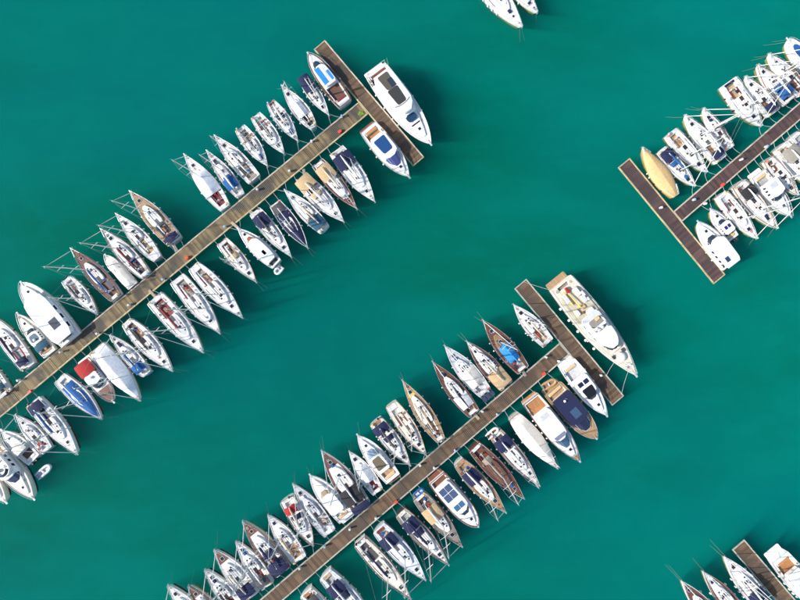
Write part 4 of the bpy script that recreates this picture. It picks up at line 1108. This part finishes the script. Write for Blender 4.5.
# ------------------------------------------------------------------ two large yachts
def fly_yacht():
    o = dict(house=(.14, .66), hf=.80, hh=1.35, F=1.75, p=2.35, e=.80, tr=.84, swimd=.06, floor='mahog', cock=(.03, .13, .8), cush='mahog', panels=[], wsd=.0, radar=False, trunk=.90, bench=True, rooft=(.10, .62), name='motor_yacht', wsc=(.02, .05, .10))
    b = motor((430.5, 144.5), (375.5, 70.5), 28.5, **o); s = b
    tag(b.root, 'large white flybridge motor yacht moored outside the left pier end platform', 'yacht')
    z = s.zt
    g = G(); out = s.outline(.10, .60, .80, .3, .1)
    g.slab(out, z - .03, z + .75, .12); fb = s.part('flybridge', g, mat('gel', 'white'))
    z2 = z + .75
    w = s.hb(.35) * .8
    for (t0, t1, col) in ((.125, .295, (.10, .088, .07)), (.305, .485, (.05, .05, .047))):
        s.panel('tinted_roof_panel', t0, t1, -.52, .52, z2, col, 'glass', .05, fb, w)
    s.panel('roof_vent', .20, .30, .05, .5, z2 + .05, (.03, .04, .06), 'glass', .04, fb, w)
    s.windshield(.535, .505, .72, .62, z2 - .30, z2 + .12, (.30, .32, .34), .02 * s.L, 'fly_windscreen', fb, False)
    g = G(); rows = [[(s.x(t) - .10 * abs(u) * s.L * .25, s.hb(.64) * .60 * u, s.zd(.64) + hz) for u in (-1, -.6, -.2, .2, .6, 1)] for t, hz in ((.655, .60), (.605, .98))]
    s.panel('fore_skylight', .63, .69, -.50, .50, s.zd(.66) + .62, (.015, .05, .11), 'glass', .04, None, s.hb(.66) * .9)
    s.panel('grille', .725, .74, -.5, .5, s.zd(.72) + .32, (.03, .03, .035), 'glass', .03, None, s.hb(.72) * .9)
    g = G()
    for sg in (1, -1): g.tube([(s.x(.02), sg * s.hb(0) * .9, s.zs(0)), (s.x(.02), sg * s.hb(0) * .85, s.zs(0) + 2.4)], .05, 5)
    g.tube([(s.x(.02), s.hb(0) * .85, s.zs(0) + 2.4), (s.x(.02), -s.hb(0) * .85, s.zs(0) + 2.4)], .05, 5)
    s.part('stern_arch', g, mat('metal', 'light'))
    g = G(); g.tube([(s.x(.10), s.hb(.1) * .75, z2), (s.x(.06), s.hb(.1) * .8, z2 + 2.5)], [.03, .012], 4); s.part('whip_antenna', g, mat('gel', 'white'))
    dinghy((368, 76), (380, 67.5), 6, 1.2, 'small red and white dinghy across the stern of the flybridge yacht', 'white', 'maroon')
fly_yacht()

def super_yacht():
    o = dict(house=(.36, .69), hf=.72, hh=1.3, F=1.9, p=2.05, e=.92, tr=.86, hull='warm', deck=(.78, .72, .60), floor='greyteak', cock=(.02, .05, .5), swimc='tan', swimd=.055, bench=False, radar=False, trunkon=False, panels=[], name='motor_yacht',
             rail='warm', railw=.16, roof='light', wsd=.03, nf=1, wsc=(.04, .05, .06))
    b = motor((634.5, 375), (560, 283), 29.5, **o); s = b
    tag(b.root, 'largest cream motor yacht with white rounded superstructure, along the central platform', 'yacht')
    me = b.root
    z1 = s.zd(.5) + 1.5
    # second deck and rounded bridge roof
    g = G(); g.slab(s.outline(.40, .63, .60, .30, .08), z1 - .05, z1 + .8, .12); up = s.part('upper_house', g, mat('gel', 'white'))
    g = G(); g.slab(s.outline(.50, .675, .66, .60, .10), z1 + .78, z1 + .93, .06); s.part('bridge_roof', g, mat('gel', 'white'), up)
    g = G(); g.slab(s.outline(.10, .40, .86, .02, .05), z1 - 1.35, z1 - 1.2, .03); s.part('aft_deck', g, mat('wood', (.62, .56, .42)))
    # boat deck in front of the bridge
    s.windshield(.70, .665, .55, .54, z1 + .15, z1 + .80, (.03, .04, .05), .05 * s.L, 'bridge_windows', up, False)
    # radar arch and domes
    g = G()
    wv = s.hb(.45)
    for sg in (1, -1): g.tube([(s.x(.43), sg * wv * .55, z1 + .9), (s.x(.45), sg * wv * .45, z1 + 2.0)], .10, 6)
    g.box((s.x(.45), 0, z1 + 2.0), (.5, wv * 1.0, .12), .03); ar = s.part('radar_arch', g, mat('gel', 'white'))
    g = G()
    for u, r in ((-.34, .30), (.34, .30), (0, .38)):
        g.lathe([(r * .8, 0), (r, r * .5), (r * .8, r * 1.1), (r * .3, r * 1.4)], (s.x(.45) + (.35 if u == 0 else 0), wv * u, z1 + 2.05), 10)
    s.part('satellite_dome', g, mat('gel', 'light'), ar, True)
    g = G(); g.slab(s.outline(.385, .50, .46, .1, .1), z1 + .78, z1 + .83, .01); s.part('sun_deck', g, mat('wood', (.30, .28, .25)), up)
    g = G(); g.box((s.x(.475), -.5, z1 + .95), (.8, .7, .3), .06); s.part('roof_equipment', g, mat('gel', 'light'))
    g = G(); g.box((s.x(.40), .6, z1 + .95), (.6, .9, .3), .06); s.part('sun_lounge', g, mat('fab', 'cream'))
    # open aft deck: crane, tenders, lockers, liferafts
    zb = z1 - 1.2
    g = G(); g.tube([(s.x(.10), -.35, zb + .5), (s.x(.25), -.15, zb + .75)], .12, 6); g.lathe([(.22, 0), (.22, .5), (.15, .6)], (s.x(.25), -.15, zb), 8); s.part('yellow_crane', g, mat('gel', 'yellow'))
    g = G(); g.tube([(s.x(.07), -.9, zb + .35), (s.x(.20), -1.05, zb + .4)], .16, 6); s.part('yellow_spar', g, mat('gel', 'yellow'))
    for (t, u, lx, ly, h, c, nm) in ((.13, -.52, 1.9, .75, .55, 'light', 'jet_ski_cover'), (.08, .0, 1.2, .6, .4, 'red', 'red_locker'), (.14, .52, 1.7, .9, .5, 'cool', 'deck_locker'), (.22, .58, 1.5, .8, .6, 'light', 'deck_locker'), (.28, -.5, 1.3, .8, .5, 'white', 'deck_locker'), (.27, .15, .9, .9, .35, 'cream', 'deck_table'), (.33, .35, .8, 1.6, .5, 'white', 'sofa'), (.31, -.1, .5, .5, .4, 'brown', 'deck_chair')):
        g = G(); x, y = s.x(t), s.hb(t) * u * .9; g.slab(rrect(x - lx / 2, x + lx / 2, y - ly / 2, y + ly / 2, .18), zb - .02, zb + h, .10); s.part(nm, g, mat('gel', c))
    for (t, u) in ((.17, .72), (.19, .72), (.24, .74)):
        g = G(); x, y = s.x(t), s.hb(t) * u; g.tube([(x - .3, y, zb + .35), (x + .3, y, zb + .35)], .26, 8); s.part('liferaft_canister', g, mat('gel', 'white'))
    g = G()
    for sg in (1, -1):
        g.tube([(s.x(t), sg * s.hb(t) * .97, s.zs(t) + .95) for t in (.01, .1, .2, .3, .45, .6, .75, .85, .93, .98)], .03, 5)
        for k in range(14):
            t = .01 + .97 * k / 13; g.tube([(s.x(t), sg * s.hb(t) * .97, s.zs(t) - .02), (s.x(t), sg * s.hb(t) * .97, s.zs(t) + .95)], .025, 4)
    s.part('guard_rail', g, mat('metal', 'light'))
    # foredeck: tender cradle, windlass, hatches, mast
    zf = s.zd(.80)
    g = G(); g.lathe([(.95, 0), (1.0, .25), (.85, .5), (.45, .62)], (s.x(.80), 0, zf - .02), 14); s.part('round_foredeck_locker', g, mat('gel', 'white'), None, True)
    for sg in (1, -1):
        g = G(); g.box((s.x(.765), sg * 1.15, zf + .16), (.7, .55, .36), .04); s.part('dark_vent_box', g, mat('gel', 'dark'))
    g = G(); g.box((s.x(.72), .2, zf + .2), (.5, 2.2, .45), .08); s.part('foredeck_bench', g, mat('gel', 'warm'))
    for sg in (1, -1):
        g = G(); g.lathe([(.2, 0), (.2, .3), (.12, .4)], (s.x(.90), sg * .45, s.zd(.9)), 8); s.part('windlass', g, mat('metal', 'light'))
    g = G(); g.tube([(s.x(.87), 0, s.zd(.87)), (s.x(.87), 0, s.zd(.87) + 2.5)], [.06, .03], 6); s.part('jackstaff', g, mat('gel', 'white'))
    for sg in (1, -1):
        g = G(); rows = [[(s.x(t), sg * (s.hb(t) * .74 * .93 + .03), s.zd(.5) + .55), (s.x(t), sg * (s.hb(t) * .72 * .91 + .03), s.zd(.5) + .95)] for t in (.38, .45, .52, .58)]
    me = shared('ball_fender', lambda g: g.lathe([(.02, 0), (.22, .06), (.36, .2), (.42, .42), (.36, .64), (.22, .78), (.05, .86)], n=10), mat('gel', 'white'))
    for t in (.18, .30, .42, .52, .62): link('ball_fender', me, b.root, (s.x(t), -(s.hb(t) + .24), .55), (.7, .7, .7))
    for (t, u, px, py) in ((.02, -.8, 524, 282), (.80, -.9, 606, 376.5), (.93, -.8, 621.5, 394.5)): b.mooring(px, py, t, u)
super_yacht()

# ------------------------------------------------------------------ tenders
dinghy((36.5, 477.5), (51, 465), 8.5, 0, 'small grey inflatable floating free near the lower left corner', 'light', 'light')
dinghy((282, 266), (275.5, 273.5), 7.5, 0, 'white inflatable behind the white cabin motorboat with bowsprit', 'white', 'light')
dinghy((542.5, 388), (556, 380), 8, .6, 'wooden-coloured tender on the stern of navy-awning trawler', 'tan', 'teak')
dinghy((487, 438), (498, 428), 7, 1.2, 'cream dinghy hung on davits behind navy-shaded sloop', 'warm', 'brown')
dinghy((414, 497), (423.5, 488.5), 6.5, 1.0, 'navy blue dinghy behind the tan-awning yacht', 'blue', 'light')
dinghy((60.5, 341), (74, 331.5), 7.5, .9, 'white tender across the stern of the large hardtop motor yacht', 'white', 'light')

# ------------------------------------------------------------------ things on the piers
def pedestal(px, py, label, col='cool'):
    p = W(px, py, .7); o = empty('service_pedestal', (p.x, p.y, .66), random.uniform(0, 3)); tag(o, label, 'pedestal', 'power and water pedestals on the piers')
    g = G(); g.slab(rrect(-.17, .17, -.17, .17, .05, 2), 0, .75, .05); g.build('post', mat('gel', 'white'), o)
    g = G(); g.slab(rrect(-.21, .21, -.21, .21, .06, 2), .75, .90, .05); g.build('cap', mat('gel', col), o)
def firebox(px, py, label):
    p = W(px, py, .7); o = empty('fire_box', (p.x, p.y, .645), math.radians(40)); tag(o, label, 'fire box', 'red fire boxes on the piers')
    g = G(); g.slab(rrect(-.33, .33, -.24, .24, .06, 2), 0, .5, .06); g.build('cabinet', mat('gel', (.62, .05, .03)), o)
    g = G(); g.slab(rrect(-.36, .36, -.27, .27, .06, 2), .5, .56, .03); g.build('lid', mat('gel', (.70, .08, .04)), o)
def gangplank(a, b, label, col='tan', z1=1.2):
    p, q = W(*a, .7), W(*b, z1); d = q - p; o = empty('gangplank', (p.x, p.y, .70), math.atan2(d.y, d.x)); tag(o, label, 'gangplank', 'gangplanks to the boats')
    L = math.hypot(d.x, d.y); dz = z1 - .7; g = G()
    for k in range(8):
        xa, xb = L * k / 8 + .01, L * (k + 1) / 8 - .01; za = dz * (k + .5) / 8
        g.box(((xa + xb) / 2, 0, za + .03), (xb - xa, .42, .05))
    g.build('tread', mat('wood', col), o)
    for sg in (1, -1):
        g = G(); g.tube([(0, sg * .23, .0), (L, sg * .23, dz)], .04, 5); g.build('side_bar', mat('metal', 'light'), o)
for (x, y, l) in ((187.5, 258, 'red fire box on left pier below the tan-decked yacht'), (340, 132, 'red fire box on left pier near its outer end'), (31, 391.5, 'red fire box on left pier near the left edge'),
                  (543.5, 373.5, 'red fire box on middle pier near its outer end'), (396, 501.5, 'red fire box halfway along the middle pier'), (722, 185, 'red fire box on the right pier')):
    firebox(x, y, l)
ped = [(149, 274), (164, 279.5), (98.5, 333.5), (225.5, 227), (290, 171.5), (312, 142), (258, 190), (342, 117), (130, 305), (62, 352), (20, 380), (420, 464.5), (434, 467), (545.5, 357), (558, 361), (482, 411), (497, 414), (325, 545.5), (350, 528), (376, 517), (300, 567), (455, 450), (693, 200), (704, 204), (740, 160), (765, 147), (660, 208), (600, 375)]
places = ['left', 'middle', 'right']
cnt = {}
for (x, y) in ped:
    pl = 'right pier' if x > 640 else ('middle pier' if (y - 300) > (480 - x) * .8 - 60 and x > 250 and y > 340 else 'left pier')
    cnt[pl] = cnt.get(pl, 0) + 1
    pedestal(x, y, '', random.choice(['cool', 'light', (.25, .45, .65)]))
# labels follow the order along each pier
for pl, test in (('left pier', lambda p: p[0] < 400 and p[1] < 400), ('middle pier', lambda p: p[1] >= 340 and p[0] > 250), ('right pier', lambda p: p[0] > 640)):
    objs = [(p, o) for p, o in zip(ped, [o for o in COL.objects if o.name.startswith('service_pedestal')]) if test(p)]
    objs.sort(key=lambda q: q[0][0])
    for i, (p, o) in enumerate(objs, 1): o['label'] = 'white service pedestal, %s from the left along the %s' % (ORD[i], pl)
gangplank((177, 251), (171, 241), 'tan gangplank to the tan-decked yacht with navy stern', 'greyteak')
gangplank((231.5, 222), (239, 229), 'straw-coloured gangplank to cabin motorboat bowsprit', 'beige')
gangplank((149, 290), (158, 300), 'wooden gangplank to large white sloop with maroon covers', 'tan')
gangplank((250, 212), (255, 214), 'short gangplank to slim sloop with navy bimini', 'greyteak')
gangplank((303.5, 169), (305, 177), 'short gangplank to sloop with wide beige awning', 'greyteak')
gangplank((441.5, 442), (437, 435), 'pale gangplank to the tan wooden schooner', 'light')
gangplank((479, 419), (471, 410), 'pale gangplank to dark wooden ketch', 'beige')
gangplank((526, 376), (520, 367), 'gangplank to brown-decked yacht with bright blue cover', 'greyteak')
g = G(); p = W(361, 113.5, .65); o = empty('green_mat', (p.x, p.y, .655), math.radians(38)); tag(o, 'lime green folded net on left pier by its end platform', 'net')
for i in range(7):
    g.box((random.uniform(-.35, .35), random.uniform(-.35, .35), .05 + .03 * i), (random.uniform(.3, .6), random.uniform(.3, .5), .06), .02)
g.build('net_fold', mat('fab', (.16, .30, .03)), o)
dinghy((203, 311), (210, 319.5), 7.5, 1.35, 'grey tender on the foredeck of white sloop, lower side of left pier', 'light', 'cool')
